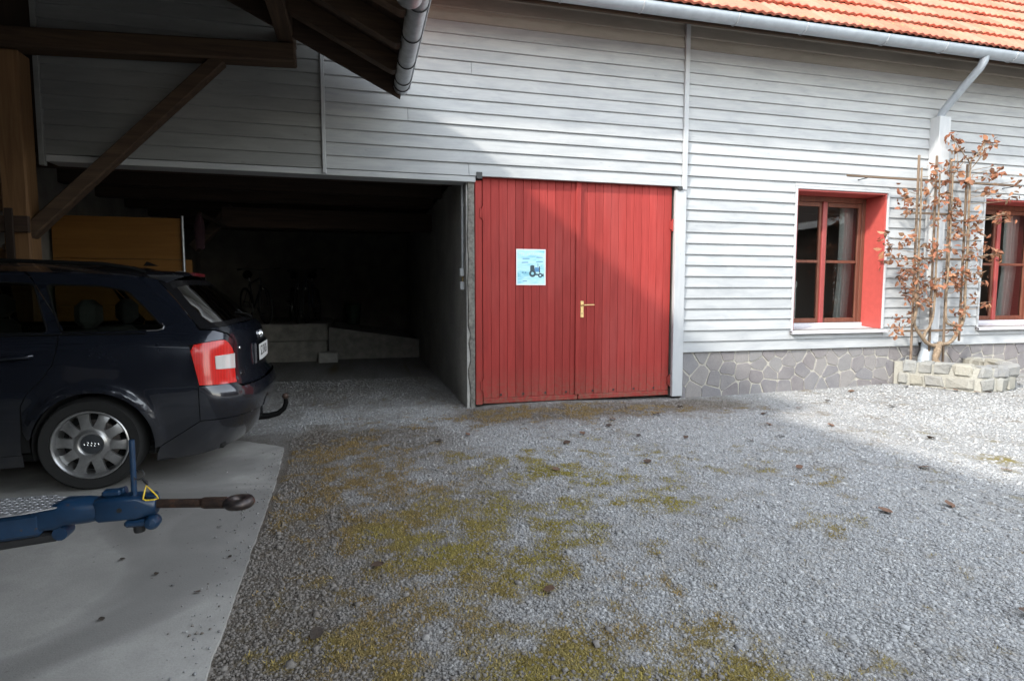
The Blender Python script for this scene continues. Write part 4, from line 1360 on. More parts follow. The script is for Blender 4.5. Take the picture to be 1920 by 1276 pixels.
for side in (-1, 1):
    nm = {}
    # dark layer below the panels closes the shut lines
    under_poly = [(-2.99, .20), (-2.30, .20)] + [(-2.25, .22), (-.45, .22)] + [(-.45, .25), (-.35, .26)] + arch_pts(0, .345, 175, 5, 20) + [(.36, .22), (.60, .22), (.62, .66), (.60, .99), (.30, .985), (-2.05, .97), (-2.9, .80)]
    panel("inner_shell", under_poly, [], M['car_dark'], side, -.018, .06)
    # rear wing with the rear pillars and the quarter window opening
    quarter = [(a + GAP, b) for (a, b) in D_SHUT] + arch_pts(0, .335, 172, 12, 26) + [(.335, .30), (.345, .275)]
    quarter = [(a + GAP, b) for (a, b) in D_SHUT[:-2]] + [(-.372 + GAP, .40), (-.345, .345)] + arch_pts(0, .335, 168, -8, 30) + [(.36, .250), (.599, .404), (.598, .633)] + [(.606, .640), (.583, .76), (.549, .905), (.66, .924), (.765, .934), (.80, .920), (.86, .86)] + [(.872, .92), (.80, .965), (.70, .992), (.603, 1.0)] + TG_EDGE[::-1][1:] + rail[::-1][:5] + [(-.42, 1.384), (-.405, 1.335), (-.33, 1.335)]
    quarter = quarter[:-3] + [(-.41, 1.384), (-.36, 1.33)]
    panel("rear_wing", quarter, [Q_GLASS], M['car_paint'], side, 0, .036, extra=ring)
    # rear door
    rd = [(a - GAP, b) for (a, b) in D_SHUT[:-2]] + [(-.376 - GAP, .40), (-.395, .25), (-1.14, .25), (-1.14, 1.372), (-.42, 1.380), (-.366, 1.33)]
    d = panel("rear_door", rd, [D_GLASS], M['car_paint'], side, 0, .05)
    fd = [(-1.148, .25), (-1.148, 1.370), (-1.30, 1.362), (-1.60, 1.235), (-2.06, .97), (-2.10, .80), (-2.12, .40), (-2.10, .25)][::-1]
    d2 = panel("front_door", fd, [F_GLASS], M['car_paint'], side, 0, .06)
    fw = [(-2.108, .25), (-2.128, .40), (-2.108, .80), (-2.07, .955), (-2.5, .90), (-3.0, .80), (-3.16, .70), (-3.10, .36)] + arch_pts(-2.65, .335, 170, 10, 26)[::-1][::-1]
    fw = [(-2.108, .25), (-2.128, .40), (-2.108, .80), (-2.07, .955), (-2.5, .90), (-3.0, .80), (-3.14, .70), (-3.06, .36)] + arch_pts(-2.65, .335, 172, 8, 26) + [(-2.30, .25)]
    panel("front_wing", fw, [], M['car_paint'], side, 0, .045, extra=ring)
    sill = [(-2.29, .165), (-.40, .165), (-.395, .244), (-2.29, .244)]
    panel("sill", sill, [], M['car_paint'], side, -.006, .08)
    # door handles
    for dd, hx in ((d, -.37), (d2, -1.32)):
        h0 = surf(hx - .10, .855, side, .002); h1 = surf(hx + .07, .862, side, .002)
        off = Vector((0, side * .028, 0))
        mb = MB(); mb.tube([h0, h0 + off * .8 + Vector((.012, 0, 0)), h0 + off + Vector((.04, 0, .001)), h1 + off - Vector((.04, 0, 0)), h1 + off * .8 - Vector((.012, 0, 0)), h1], [.012, .014, .015, .015, .014, .012], 10)
        mb.build("handle", M['car_paint'], dd, True)
    # side glass, a touch inside the frames, with dark surrounds
    panel("quarter_glass", Q_GLASS, [], M['car_glass'], side, -.006, .06)
    g1 = panel("door_glass", D_GLASS, [], M['car_glass'], side, -.006, .06, d)
    panel("door_glass", F_GLASS, [], M['car_glass'], side, -.006, .06, d2)
    for gl in (Q_GLASS, D_GLASS, F_GLASS):
        loop_ = resample(gl, .03)
        mb = MB(); mb.tube([surf(s, z, side, -.002) for (s, z) in loop_], .006, 6, closed=True); mb.build("window_seal", M['car_black'], car, True)
    mb = MB(); mb.tube([surf(s, z, side, .004) for (s, z) in ((.30, 1.003), (.36, 1.004), (.392, 1.012), (.397, 1.026), (.385, 1.045))], .0045, 6); mb.build("chrome_tip", M['chrome'], car, True)
    mb = MB(); mb.tube([surf(s, .985, side, .003) for s in np.linspace(-2.0, .30, 40)], .006, 6); mb.build("belt_trim", M['car_black'], car, True)
    # tail lamp with clear reversing lens
    lp = smooth_poly(LAMP, 1, keep=((.868, .632), (.608, .642)))
    lamp = panel("tail_lamp", lp, [], M['lamp_red'], side, .006, .025)
    mb = MB(); mb.tube([surf(s, z, side, .001) for (s, z) in resample(lp, .02)], .005, 6, closed=True); mb.build("lamp_gasket", M['car_black'], lamp, True)
    panel("reversing_lens", [(.712, .745), (.862, .735), (.862, .826), (.708, .820)], [], M['lamp_clear'], side, .0085, .02, lamp)
    mb = MB(); mb.tube([surf(s, z, side, .008) for (s, z) in resample([(.709, .742), (.865, .732), (.865, .829), (.705, .823)], .02)], .0035, 6, closed=True); mb.build("lens_frame", M['lamp_clear'], lamp, True)
    # roof rails
    rr2 = [(-1.15, 1.40), (-1.0, 1.44), (-.5, 1.452), (.0, 1.438), (.18, 1.41), (.24, 1.385)]
    mb = MB()
    pts_ = []
    for (s, z) in rr2:
        x_, y_ = S(s, 1.375)
        pts_.append((x_, side * (y_ - .045), z))
    mb.tube(pts_, .014, 8); mb.build("roof_rail", M['car_black'], car, True)
    # wing mirror
    mb = MB(); mb.cbox(-1.98, -1.86, -.05, .05, .98, 1.12, .03, Matrix.Translation((0, side * .92, 0))); mb.build("wing_mirror", M['car_paint'], car, True)
    # head lamps
    panel("head_lamp", [(-3.16, .60), (-3.50, .60), (-3.52, .72), (-3.16, .74)], [], M['lamp_clear'], side, .004, .05)

# full-width pieces: both halves share one mesh
def wide_panel(name, outer_half, holes, mat, off=0.0, step=.045, parent=None):
    pv, fs = fill2d(outer_half, holes, step)
    mb = MB()
    for side in (-1, 1):
        vs = [surf(s, z, side, off) for (s, z) in pv]
        mb.add(vs, [f[::-1] for f in fs] if side < 0 else fs)
    return mb.build(name, mat, parent or car, True)

# rear bumper
top = [(s, .633 - .045 * min(1, max(0, (s - .60) / .25))) for s in np.linspace(.602, Smax(.60), 14)]
top = [(s, (.633 if s < .87 else .600)) for s in (.604, .70, .80, .865)] + [(.90, .600), (1.1, .604), (1.35, .606), (Smax(.606), .606)]
crease = .405
bump_hi = top + [(Smax(.56), .56), (Smax(.5), .50), (Smax(.45), .45), (Smax(.41), .408)] + [(s, .408) for s in (1.4, 1.2, 1.0, .8, .70)] + [(.604, .408)]
wide_panel("bumper", bump_hi, [], M['car_paint'], .004, .04)
bump_lo = [(.604, .400), (.70, .400), (.8, .400), (1.0, .400), (1.2, .400), (1.4, .400), (Smax(.40), .400), (Smax(.32), .32), (Smax(.25), .25), (Smax(.21), .21), (1.3, .205), (1.0, .195), (.72, .175), (.50, .155), (.33, .150), (.345, .21), (.362, .246)]
wide_panel("lower_bumper", bump_lo, [], M['car_paint'], -.002, .04)
# tailgate
tg = [(.872, .625), (.876, .78), (.866, .858), (.88, .92), (.81, .972), (.71, .999), (.64, 1.006), (.80, 1.016), (1.0, 1.028), (Smax(1.034), 1.034), (Smax(1.0), 1.0), (Smax(.95), .95), (Smax(.9), .90), (Smax(.8), .80), (Smax(.7), .70), (Smax(.62), .620), (1.2, .612), (.95, .612)]
gate = wide_panel("tailgate", tg, [], M['car_paint'], 0, .04)
rg = [(.345, 1.325), (.45, 1.205), (.55, 1.08), (.612, 1.008), (.80, 1.020), (1.0, 1.034), (Smax(1.04), 1.04), (Smax(1.1), 1.10), (Smax(1.2), 1.20), (Smax(1.3), 1.30), (Smax(1.345), 1.345), (.75, 1.345), (.55, 1.338), (.42, 1.33)]
inner = [(.46, 1.285), (.53, 1.19), (.62, 1.085), (.67, 1.045), (.82, 1.052), (1.0, 1.062), (Smax(1.066) - .001, 1.066), (Smax(1.2) - .001, 1.20), (Smax(1.3) - .001, 1.30), (.72, 1.305), (.55, 1.30)]
wide_panel("rear_glass", inner, [], M['car_glass'], .0005, .06, gate)
wide_panel("glass_border", rg, [inner], M['grime'], 0, .05, gate)
# roof spoiler with the third brake lamp
mb = MB()
rows = []
for k in range(17):
    q = -1 + 2 * k / 16
    s_side = .337
    x0_, y0_ = S(s_side, 1.335)
    yq = q * (y0_ + .004)
    bow = 1 - abs(q) ** 2.6
    zt = 1.347 + .068 * bow
    rows.append([(.16, yq * .99, zt + .008), (.30 + .06 * bow, yq, zt - .004), (.365 + .085 * bow, yq, zt - .022), (.375 + .085 * bow, yq, zt - .032), (.355 + .08 * bow, yq, zt - .044), (.28 + .05 * bow, yq, zt - .05)])
vs = [p for r_ in rows for p in r_]; m = 6
fs = [(i * m + k, i * m + k + 1, (i + 1) * m + k + 1, (i + 1) * m + k) for i in range(16) for k in range(m - 1)]
mb.add(vs, fs); sp = mb.build("spoiler", M['car_paint'], gate, True)
mb = MB()
vs = []
for k in range(7):
    y_ = -.16 + .32 * k / 6
    vs += [(.455, y_, 1.393), (.462, y_, 1.378)]
mb.add(vs, [(2 * k, 2 * k + 1, 2 * k + 3, 2 * k + 2) for k in range(6)])
mb = MB(); mb.cbox(.425, .466, -.17, .17, 1.374, 1.398, .004); mb.build("brake_lamp", plain("dark_red_lens", (.10, .008, .012), .35, var=.1), gate)
# wiper
mb = MB(); mb.tube([(.80, 0, 1.052), (.815, .0, 1.062), (.79, -.05, 1.085), (.745, -.30, 1.105)], [.014, .014, .007, .005], 8); mb.build("wiper", M['car_black'], gate, True)
# roof skin
def roof_z(x, q):
    zr = float(np.interp(x, [r_[0] for r_ in rail], [r_[1] for r_ in rail]))
    return zr + .082 * (1 - abs(q) ** 2.2) * float(np.interp(x, [-1.4, -1.0, .1, .34], [.75, 1, .92, .72]))
mb = MB()
xs_ = np.linspace(-1.27, .30, 24); qs = np.linspace(-1, 1, 19)
vs = []
for x_ in xs_:
    zr = float(np.interp(x_, [r_[0] for r_ in rail], [r_[1] for r_ in rail]))
    y0_ = S(x_, zr)[1]
    for q in qs: vs.append((x_, q * y0_, roof_z(x_, q)))
nq = len(qs)
mb.add(vs, [(i * nq + k, (i + 1) * nq + k, (i + 1) * nq + k + 1, i * nq + k + 1) for i in range(len(xs_) - 1) for k in range(nq - 1)])
mb.build("roof", M['car_paint'], car, True)
mb = MB(); mb.prism([(0, 0), (.10, 0), (.06, .018), (.03, .032), (.024, .032)], (.08, .012, 1.452), (1, 0, 0), (0, 0, 1), .024); mb.build("aerial", M['car_black'], car)
# windscreen, bonnet
mb = MB(); vs = []
for k in range(9):
    q = -1 + k / 4
    vs += [(-1.27 + .0 * q, q * S(-1.27, 1.365)[1], roof_z(-1.27, q)), (-1.98 - .10 * (1 - q * q), q * .76, .985)]
mb.add(vs, [(2 * k, 2 * k + 1, 2 * k + 3, 2 * k + 2) for k in range(8)]); mb.build("windscreen", M['car_glass'], car, True)
mb = MB(); vs = []
for i in range(9):
    x_ = -2.05 - 1.15 * i / 8
    zb_ = .955 - .05 * (i / 8) - .14 * (i / 8) ** 2
    for k in range(11):
        q = -1 + k / 5
        vs.append((x_ - .12 * (1 - q * q), q * (S(x_, .80)[1] - .07), zb_ + .045 * (1 - abs(q) ** 2.4)))
mb.add(vs, [(i * 11 + k, i * 11 + k + 1, (i + 1) * 11 + k + 1, (i + 1) * 11 + k) for i in range(8) for k in range(10)]); mb.build("bonnet", M['car_paint'], car, True)
fb = [(-3.07, .36), (-3.15, .69), (-3.165, .595), (-3.51, .595), (-3.53, .735), (-3.6, .74), (Smin(.74), .74), (Smin(.6), .60), (Smin(.4), .40), (Smin(.2), .20), (-3.3, .20), (-3.03, .20)]
wide_panel("front_bumper", fb[::-1], [], M['car_paint'], 0, .08)
# floor pan, boot floor, seats
mb = MB(); mb.cbox(-3.2, .72, -.70, .70, .17, .24, .02); mb.build("floor_pan", M['car_dark'], car)
mb = MB(); mb.cbox(.05, .72, -.66, .66, .24, .66, .02); mb.build("boot_floor", M['seat'], car)
for yy in (-.38, .38):
    mb = MB()
    mb.cbox(-.42, -.16, -.30, .30, .45, .98, .05, Matrix.Translation((0, yy, 0)))
    mb.cbox(-.95, -.42, -.30, .30, .30, .52, .05, Matrix.Translation((0, yy, 0)))
    rs_ = mb.build("rear_seat", M['seat'], car, True)
    mb = MB(); mb.cbox(-.22, -.10, -.125, .125, 1.0, 1.20, .05, Matrix.Translation((0, yy, 0))); mb.build("headrest", M['seat'], rs_, True)
    mb = MB()
    mb.cbox(-1.20, -.98, -.26, .26, .50, 1.04, .05, Matrix.Translation((0, yy, 0)))
    mb.cbox(-1.75, -1.2, -.26, .26, .32, .55, .05, Matrix.Translation((0, yy, 0)))
    fs_ = mb.build("front_seat", M['seat'], car, True)
    mb = MB(); mb.cbox(-1.06, -.95, -.13, .13, 1.06, 1.24, .05, Matrix.Translation((0, yy, 0))); mb.build("headrest", M['seat'], fs_, True)
# number plate in its recess, rings emblem, model badge, lock
def rear_frame(sq, z, side=-1, off=.004):
    p = surf(sq, z, side, off)
    e = .01
    tu = (surf(sq + e, z, side, off) - surf(sq - e, z, side, off)).normalized()
    tz = (surf(sq, z + e, side, off) - surf(sq, z - e, side, off)).normalized()
    n = tu.cross(tz).normalized()
    if n.x < 0: n = -n
    tz = n.cross(tu).normalized()
    if tz.z < 0: tz = -tz
    return p, tu, tz, n
pz = .792
xr_ = XR(pz)
mb = MB(); mb.cbox(xr_ - .035, xr_ + .010, -.34, .34, pz - .085, pz + .085, .012); rec = mb.build("plate_recess", M['car_paint'], gate)
mb = MB(); mb.cbox(xr_ + .012, xr_ + .018, -.265, .265, pz - .066, pz + .066, .004); mb.build("plate_holder", M['car_black'], gate)
mb = MB(); mb.cbox(xr_ + .0185, xr_ + .021, -.26, .26, pz - .058, pz + .062, .003); mb.build("number_plate", M['plate'], gate)
def text_mesh(txt, size, name, mat, parent, Mx, ext=.0006):
    cu = bpy.data.curves.new(name, 'FONT')
    cu.body = txt; cu.size = size; cu.align_x = 'CENTER'; cu.align_y = 'CENTER'; cu.extrude = ext
    tmp = bpy.data.objects.new(name, cu); COL.objects.link(tmp)
    dg = bpy.context.evaluated_depsgraph_get()
    me_ = bpy.data.meshes.new_from_object(tmp.evaluated_get(dg))
    bpy.data.objects.remove(tmp)
    me_.transform(Mx)
    me_.materials.clear(); me_.materials.append(mat)
    return mesh_object(name, me_, parent)
RM = Matrix(((0, 0, 1, 0), (1, 0, 0, 0), (0, 1, 0, 0), (0, 0, 0, 1)))
text_mesh("SZ SN26", .105, "plate_lettering", M['plate_text'], gate, Matrix.Translation((xr_ + .0216, 0, pz + .004)) @ RM)
mb = MB(); mb.cbox(xr_ + .0186, xr_ + .0215, -.16, .16, pz - .0635, pz - .0595, .0008); mb.build("plate_strip", M['plate'], gate)
mb = MB()
ez = .925
for k in range(4):
    yc = -.069 + .046 * k
    mb.tube([(XR(ez + .03 * math.sin(a_)) + .006, yc + .031 * math.cos(a_), ez + .031 * math.sin(a_)) for a_ in [2 * math.pi * j / 24 for j in range(24)]], .0048, 8, closed=True)
mb.build("emblem", M['chrome'], gate, True)
p_, tu, tz, n_ = rear_frame(.965, .685, -1, .002)
tr = -tu if tu.y < 0 else tu
RB = Matrix(((tr.x, tz.x, n_.x, p_.x), (tr.y, tz.y, n_.y, p_.y), (tr.z, tz.z, n_.z, p_.z), (0, 0, 0, 1)))
text_mesh("A4", .05, "model_badge", M['chrome'], gate, RB, .003)
p_, tu, tz, n_ = rear_frame(.945, .862, -1, .002)
mb = MB(); mb.lathe([(0, .004), (.010, .004), (.013, 0)], Matrix(((tu.x, tz.x, n_.x, p_.x), (tu.y, tz.y, n_.y, p_.y), (tu.z, tz.z, n_.z, p_.z), (0, 0, 0, 1))), 14); mb.build("lock", M['chrome'], gate, True)
# swan-neck tow bar
mb = MB()
mb.tube([(.70, 0, .25), (.84, 0, .245), (.93, 0, .245), (1.00, 0, .262), (1.045, 0, .30), (1.062, 0, .345), (1.060, 0, .38)], [.032, .03, .024, .022, .02, .018, .016], 12)
tb = mb.build("tow_bar", M['car_black'], car, True)
mb = MB(); mb.lathe([(.001, -.026), (.015, -.022), (.024, -.010), (.026, 0), (.024, .010), (.015, .021), (.001, .026)], Matrix.Translation((1.058, 0, .402)), 18); mb.build("tow_ball", plain("rusty_ball", (.05, .03, .022), .6, .3, var=.3), tb, True)
# wheel: built once, copied to the four corners
def make_wheel():
    w = empty("wheel", (0, 0, RHUB), 0, car)
    RX = Matrix.Rotation(math.pi / 2, 4, 'X')       # local +Z of the lathe points to -Y (outside on the near side)
    prof = [(.212, -.085), (.224, -.097), (.255, -.104), (.275, -.102), (.288, -.088), (.295, -.055), (.297, 0), (.295, .055), (.288, .088), (.275, .102), (.224, .097), (.212, .085)]
    mb = MB(); mb.lathe(prof, RX, 56); tyre = mb.build("tyre", M['rubber'], w, True)
    # tread grooves are cut as dark bands
    mb = MB()
    prof = [(.214, .086), (.2165, .098), (.210, .1015), (.203, .096), (.199, .086), (.195, .06), (.185, -.08), (.214, -.086)]
    mb.lathe(prof, RX, 56); rim = mb.build("rim", M['alloy'], w, True)
    # disc face: ten broad spokes with wedge openings
    mb = MB()
    n = 10
    zf = .062
    vs, fs = [], []
    for k in range(n):
        a0 = 2 * math.pi * k / n + .1
        half_o, half_i = .165, .19
        pro = [(.100, half_i * 1.65, .073), (.118, half_i * 1.35, .076), (.150, half_o * 1.12, .074), (.185, half_o * 1.02, .066), (.200, half_o * 1.35, .060)]
        for dz in (0, -.022):
            for (r_, hw, zz) in pro:
                for sgn in (-1, 0, 1):
                    aa = a0 + sgn * hw
                    lift = .003 if sgn == 0 else 0
                    vs.append(RX @ Vector((r_ * math.cos(aa), r_ * math.sin(aa), zz + dz + lift)))
        b = k * 30
        for i in range(4):
            for j in range(2):
                q = b + i * 3 + j
                fs.append((q, q + 3, q + 4, q + 1))
            q = b + i * 3
            fs.append((q, q + 15, q + 18, q + 3)); fs.append((q + 2, q + 5, q + 20, q + 17))
    mb.add(vs, fs); mb.build("spokes", M['alloy'], rim, True)
    mb = MB(); mb.lathe([(.001, .068), (.06, .069), (.066, .082), (.074, .086), (.080, .083), (.088, .076), (.112, .074), (.112, .05)], RX, 48); mb.build("hub", M['alloy'], rim, True)
    mb = MB(); mb.lathe([(.001, .0775), (.040, .077), (.062, .074), (.064, .069)], RX, 40); mb.build("hub_cap", plain("grey_hub_cap", (.05, .054, .06), .35, .3), rim, True)
    mb = MB()
    for k in range(4):
        xc_ = -.0285 + .019 * k
        mb.tube([RX @ Vector((xc_ + .0125 * math.cos(a_), .0125 * math.sin(a_), .079)) for a_ in [2 * math.pi * j / 20 for j in range(20)]], .0019, 6, closed=True)
    mb.build("hub_emblem", M['chrome'], rim, True)
    mb = MB(); mb.lathe([(.05, .03), (.13, .03), (.145, .026), (.145, .0), (.05, .0)], RX, 32); mb.build("brake_disc", plain("brake_disc_steel", (.08, .07, .065), .6, .6, var=.3), w, True)
    mb = MB(); mb.lathe([(.05, -.02), (.200, -.02)], RX, 32); mb.build("brake_shield", M['car_dark'], w)
    return w
def copy_tree(o, parent):
    c_ = o.copy(); COL.objects.link(c_); c_.parent = parent
    for ch in list(o.children): copy_tree(ch, c_)
    return c_
w0 = make_wheel()
for (x_, sd) in ((0, 1), (-2.65, -1), (-2.65, 1)):
    w_ = copy_tree(w0, car)
    w_.location = (x_, sd * .765, RHUB)
    w_.rotation_euler = (0, 0, math.pi if sd > 0 else 0)
w0.location = (-.025, -.765, RHUB)
w0.rotation_euler = (0, math.radians(11), 0)
# wheel housings
for hx in (0, -2.65):
    for sd in (-1, 1):
        mb = MB()
        vs = []
        for a_ in np.linspace(-.25, math.pi + .25, 22):
            for y_ in (.855, .56):
                vs.append((hx + .338 * math.cos(a_), sd * y_, RHUB + .338 * math.sin(a_)))
        n = 22
        mb.add(vs, [(2 * i, 2 * i + 1, 2 * i + 3, 2 * i + 2) for i in range(n - 1)])
        mb.add([(hx - .4, sd * .56, .14), (hx + .4, sd * .56, .14), (hx + .4, sd * .56, .68), (hx - .4, sd * .56, .68)], [(0, 1, 2, 3)])
        mb.build("wheel_housing", M['car_dark'], car)
# ================================================================== farm trailer: its drawbar reaches into the picture
trailer = empty("farm_trailer", (-2.6, -3.9, .018))
tag(trailer, "blue farm trailer whose drawbar with rusty towing eye sticks in from the left", "trailer")
ti = Vector((2.6, 3.9, -.018))
def tbuild(mb, name, mat, smooth=False, parent=None):
    if parent: return mb.build(name, mat, parent, smooth)
    return mb.build(name, mat, trailer, smooth, loc=ti)
t = NT("blue_trailer_paint")
n1 = t.noise(t.pos(), 14, 4, .6); n2 = t.noise(t.pos(), 70, 3, .6)
c = t.mix(t.ramp(n1, [(.35, 0), (.7, 1)]), (.005, .024, .060), (.008, .036, .085))
c = t.mix(t.ramp(t.math('MULTIPLY', n1, n2), [(.36, 0), (.42, .7)]), c, (.07, .035, .02))
M['blue'] = t.out(c, .38, 0, t.bump(n2, .08, .002), Coat_Weight=.2)
t = NT("rusty_steel")
n1 = t.noise(t.pos(), 30, 5, .65)
M['rust'] = t.out(t.ramp(n1, [(.3, (.016, .012, .011)), (.55, (.045, .026, .018)), (.75, (.11, .05, .028))]), .6, .35, t.bump(n1, .4, .003))
t = NT("worn_steel_eye")
n1 = t.noise(t.pos(), 36, 4, .6)
M['eye'] = t.out(t.ramp(n1, [(.3, (.03, .028, .03)), (.6, (.07, .055, .05)), (.8, (.22, .10, .05))]), .38, .6, t.bump(n1, .2, .002))
M['tread'] = plain("aluminium_tread", (.42, .42, .43), .42, .7, var=.2, scale=30)
M['yellow'] = plain("yellow_plastic", (.75, .52, .03), .4, var=.05)
ZD = .485; YD = -3.84
# eye bolt
mb = MB(); mb.tube([(-.745, YD, ZD), (-.585, YD - .035, ZD), (-.583, YD - .0355, ZD), (-.575, YD - .037, ZD), (-.57, YD - .038, ZD), (-.50, YD - .053, ZD)], [.0165, .0165, .019, .021, .0215, .0215], 20); shaft = tbuild(mb, "eye_shaft", M['rust'], True)
mb = MB()
pts_ = [(-.452 + .036 * math.cos(a_), YD - .063 + .036 * math.sin(a_), ZD) for a_ in [2 * math.pi * k / 28 for k in range(28)]]
mb.tube(pts_, .0195, 12, closed=True); tbuild(mb, "towing_eye", M['eye'], True)
# coupling body
mb = MB()
body_prof = [(-1.005, .035), (-1.0, .046), (-.96, .047), (-.93, .043), (-.905, .044), (-.885, .050)]
def ring_box(x, hy, hz, r_, n=6, zc=ZD):
    out_ = []
    for (sy, sz, a0) in ((1, 1, 0), (-1, 1, 90), (-1, -1, 180), (1, -1, 270)):
        for k in range(n):
            a_ = math.radians(a0 + 90 * k / (n - 1))
            out_.append((x, YD + sy * (hy - r_) + r_ * math.cos(a_), zc + sz * (hz - r_) + r_ * math.sin(a_)))
    return out_
def loft(rings):
    mb = MB(); n = len(rings[0]); vs = [p for r_ in rings for p in r_]
    fs = [(i * n + k, i * n + (k + 1) % n, (i + 1) * n + (k + 1) % n, (i + 1) * n + k) for i in range(len(rings) - 1) for k in range(n)]
    fs += [tuple(range(n))[::-1], tuple((len(rings) - 1) * n + k for k in range(n))]
    return mb.add(vs, [f[::-1] for f in fs])
tbuild(loft([ring_box(-.935, .036, .039, .018), ring_box(-.92, .043, .042, .010), ring_box(-.80, .043, .041, .012), ring_box(-.775, .041, .040, .03), ring_box(-.752, .039, .039, .037), ring_box(-.742, .033, .033, .032)]), "coupling_body", M['blue'], True)
tbuild(loft([ring_box(-1.12, .040, .040, .012, zc=ZD - .016), ring_box(-1.06, .044, .044, .02, zc=ZD - .012), ring_box(-1.03, .046, .047, .03), ring_box(-.96, .044, .047, .04), ring_box(-.938, .040, .043, .036), ring_box(-.925, .038, .04, .03)]), "neck", M['blue'], True)
mb = MB(); mb.lathe([(0, .003), (.008, .003), (.0085, 0)], Matrix.Translation((-.852, YD - .0435, ZD)) @ Matrix.Rotation(math.pi / 2, 4, 'X'), 14); tbuild(mb, "bolt_hole", M['black_metal'])
mb = MB(); mb.tube([(-.90, YD, ZD + .045), (-.84, YD, ZD + .062)], .014, 10); tbuild(mb, "grease_boss", M['blue'], True)
mb = MB(); mb.cbox(-.915, -.855, YD - .02, YD + .02, ZD + .044, ZD + .066, .006); mb.cbox(-.855, -.842, YD - .016, YD + .016, ZD + .052, ZD + .072, .005); tbuild(mb, "catch_block", M['blue'])
# brake lever, leaning
mb = MB(); mb.tube([(-.815, YD - .005, ZD + .03), (-.814, YD - .005, ZD + .10), (-.814, YD - .005, ZD + .19), (-.814, YD - .005, ZD + .245)], .0100, 14); lever = tbuild(mb, "hand_lever", M['blue'], True)
# safety line: split ring, cord, yellow triangle
mb = MB(); mb.tube([(-.795 + .017 * math.cos(a_), YD - .01 + .006 * math.sin(a_), ZD + .117 + .017 * math.sin(a_)) for a_ in [2 * math.pi * k / 20 for k in range(20)]], .0022, 6, closed=True); tbuild(mb, "split_ring", M['black_metal'], True)
mb = MB(); mb.tube([(-.785, YD - .012, ZD + .104), (-.776, YD - .016, ZD + .094), (-.768, YD - .02, ZD + .088), (-.764, YD - .026, ZD + .082)], [.004, .005, .006, .004], 8); tbuild(mb, "safety_cord", M['black_metal'], True)
mb = MB(); tri = [(-.766, YD - .030, ZD + .080), (-.755, YD - .036, ZD + .070), (-.728, YD - .050, ZD + .046), (-.722, YD - .053, ZD + .036), (-.733, YD - .054, ZD + .033), (-.762, YD - .055, ZD + .033), (-.771, YD - .053, ZD + .038), (-.769, YD - .040, ZD + .062)]
mb.tube(tri, .0026, 8, closed=True); tbuild(mb, "yellow_triangle", M['yellow'], True)
mb = MB(); mb.cbox(-.768, -.730, YD - .05, YD - .01, ZD + .036, ZD + .054, .008); tbuild(mb, "lug", M['blue'])
# castings below
mb = MB(); mb.cbox(-.845, -.765, YD - .035, YD + .035, ZD - .072, ZD - .046, .008); tbuild(mb, "bracket", M['blue'])
mb = MB(); mb.lathe([(.001, -.1), (.018, -.1), (.02, -.09), (.02, -.07)], Matrix.Translation((-.805, YD, ZD)), 16); tbuild(mb, "bolt", M['black_metal'], True)
mb = MB(); mb.lathe([(.001, -.034), (.018, -.03), (.026, -.016), (.027, 0), (.026, .016), (.018, .03), (.001, .034)], Matrix.Translation((-.757, YD - .012, ZD - .062)) @ Matrix.Rotation(math.pi / 2, 4, 'X'), 18); tbuild(mb, "clamp", M['blue'], True)
# drawbar beam running back, with tread plate on top
mb = MB(); mb.beam((-1.10, YD, ZD - .030), (-2.35, YD - .16, ZD - .055), .085, .085, .012); tbuild(mb, "drawbar", M['blue'])
mb = MB(); mb.beam((-1.06, YD + .005, ZD - .085), (-2.2, YD - .15, ZD - .125), .05, .035, .008); tbuild(mb, "brake_rod", M['black_metal'])
mb = MB(); mb.tube([(-1.045, YD - .03, ZD - .072), (-1.045, YD + .03, ZD - .072)], .024, 14); tbuild(mb, "pivot", M['blue'], True)
plate_poly = [(-1.045, YD - .045), (-1.02, YD + .0), (-1.045, YD + .06), (-1.12, YD + .11), (-2.2, YD + .11), (-2.2, YD - .28), (-1.13, YD - .085)]
if sum(plate_poly[i][0] * plate_poly[(i + 1) % 7][1] - plate_poly[(i + 1) % 7][0] * plate_poly[i][1] for i in range(7)) < 0: plate_poly = plate_poly[::-1]
mb = MB(); mb.prism(plate_poly, (0, 0, ZD + .026), (1, 0, 0), (0, 1, 0), .004); tp = tbuild(mb, "tread_plate", M['tread'])
mb = MB()
for i in range(60):
    for j in range(24):
        x_ = -1.05 - i * .019; y_ = YD + .085 - j * .0155 + (.0077 if i % 2 else 0)
        if not in_poly(x_, y_, plate_poly) or not in_poly(x_ + .012, y_, plate_poly) or not in_poly(x_ - .012, y_ - .006, plate_poly): continue
        a_ = math.pi / 4 if (i + j) % 2 else -math.pi / 4
        dx_, dy_ = math.cos(a_) * .011, math.sin(a_) * .011
        px_, py_ = -math.sin(a_) * .0034, math.cos(a_) * .0034
        z_ = ZD + .030
        mb.add([(x_ - dx_, y_ - dy_, z_), (x_ + px_, y_ + py_, z_), (x_ + dx_, y_ + dy_, z_), (x_ - px_, y_ - py_, z_), (x_, y_, z_ + .003)], [(0, 4, 1), (1, 4, 2), (2, 4, 3), (3, 4, 0)])
tl = tbuild(mb, "tread_lugs", M['tread'], False); tag(tl, kind="stuff")
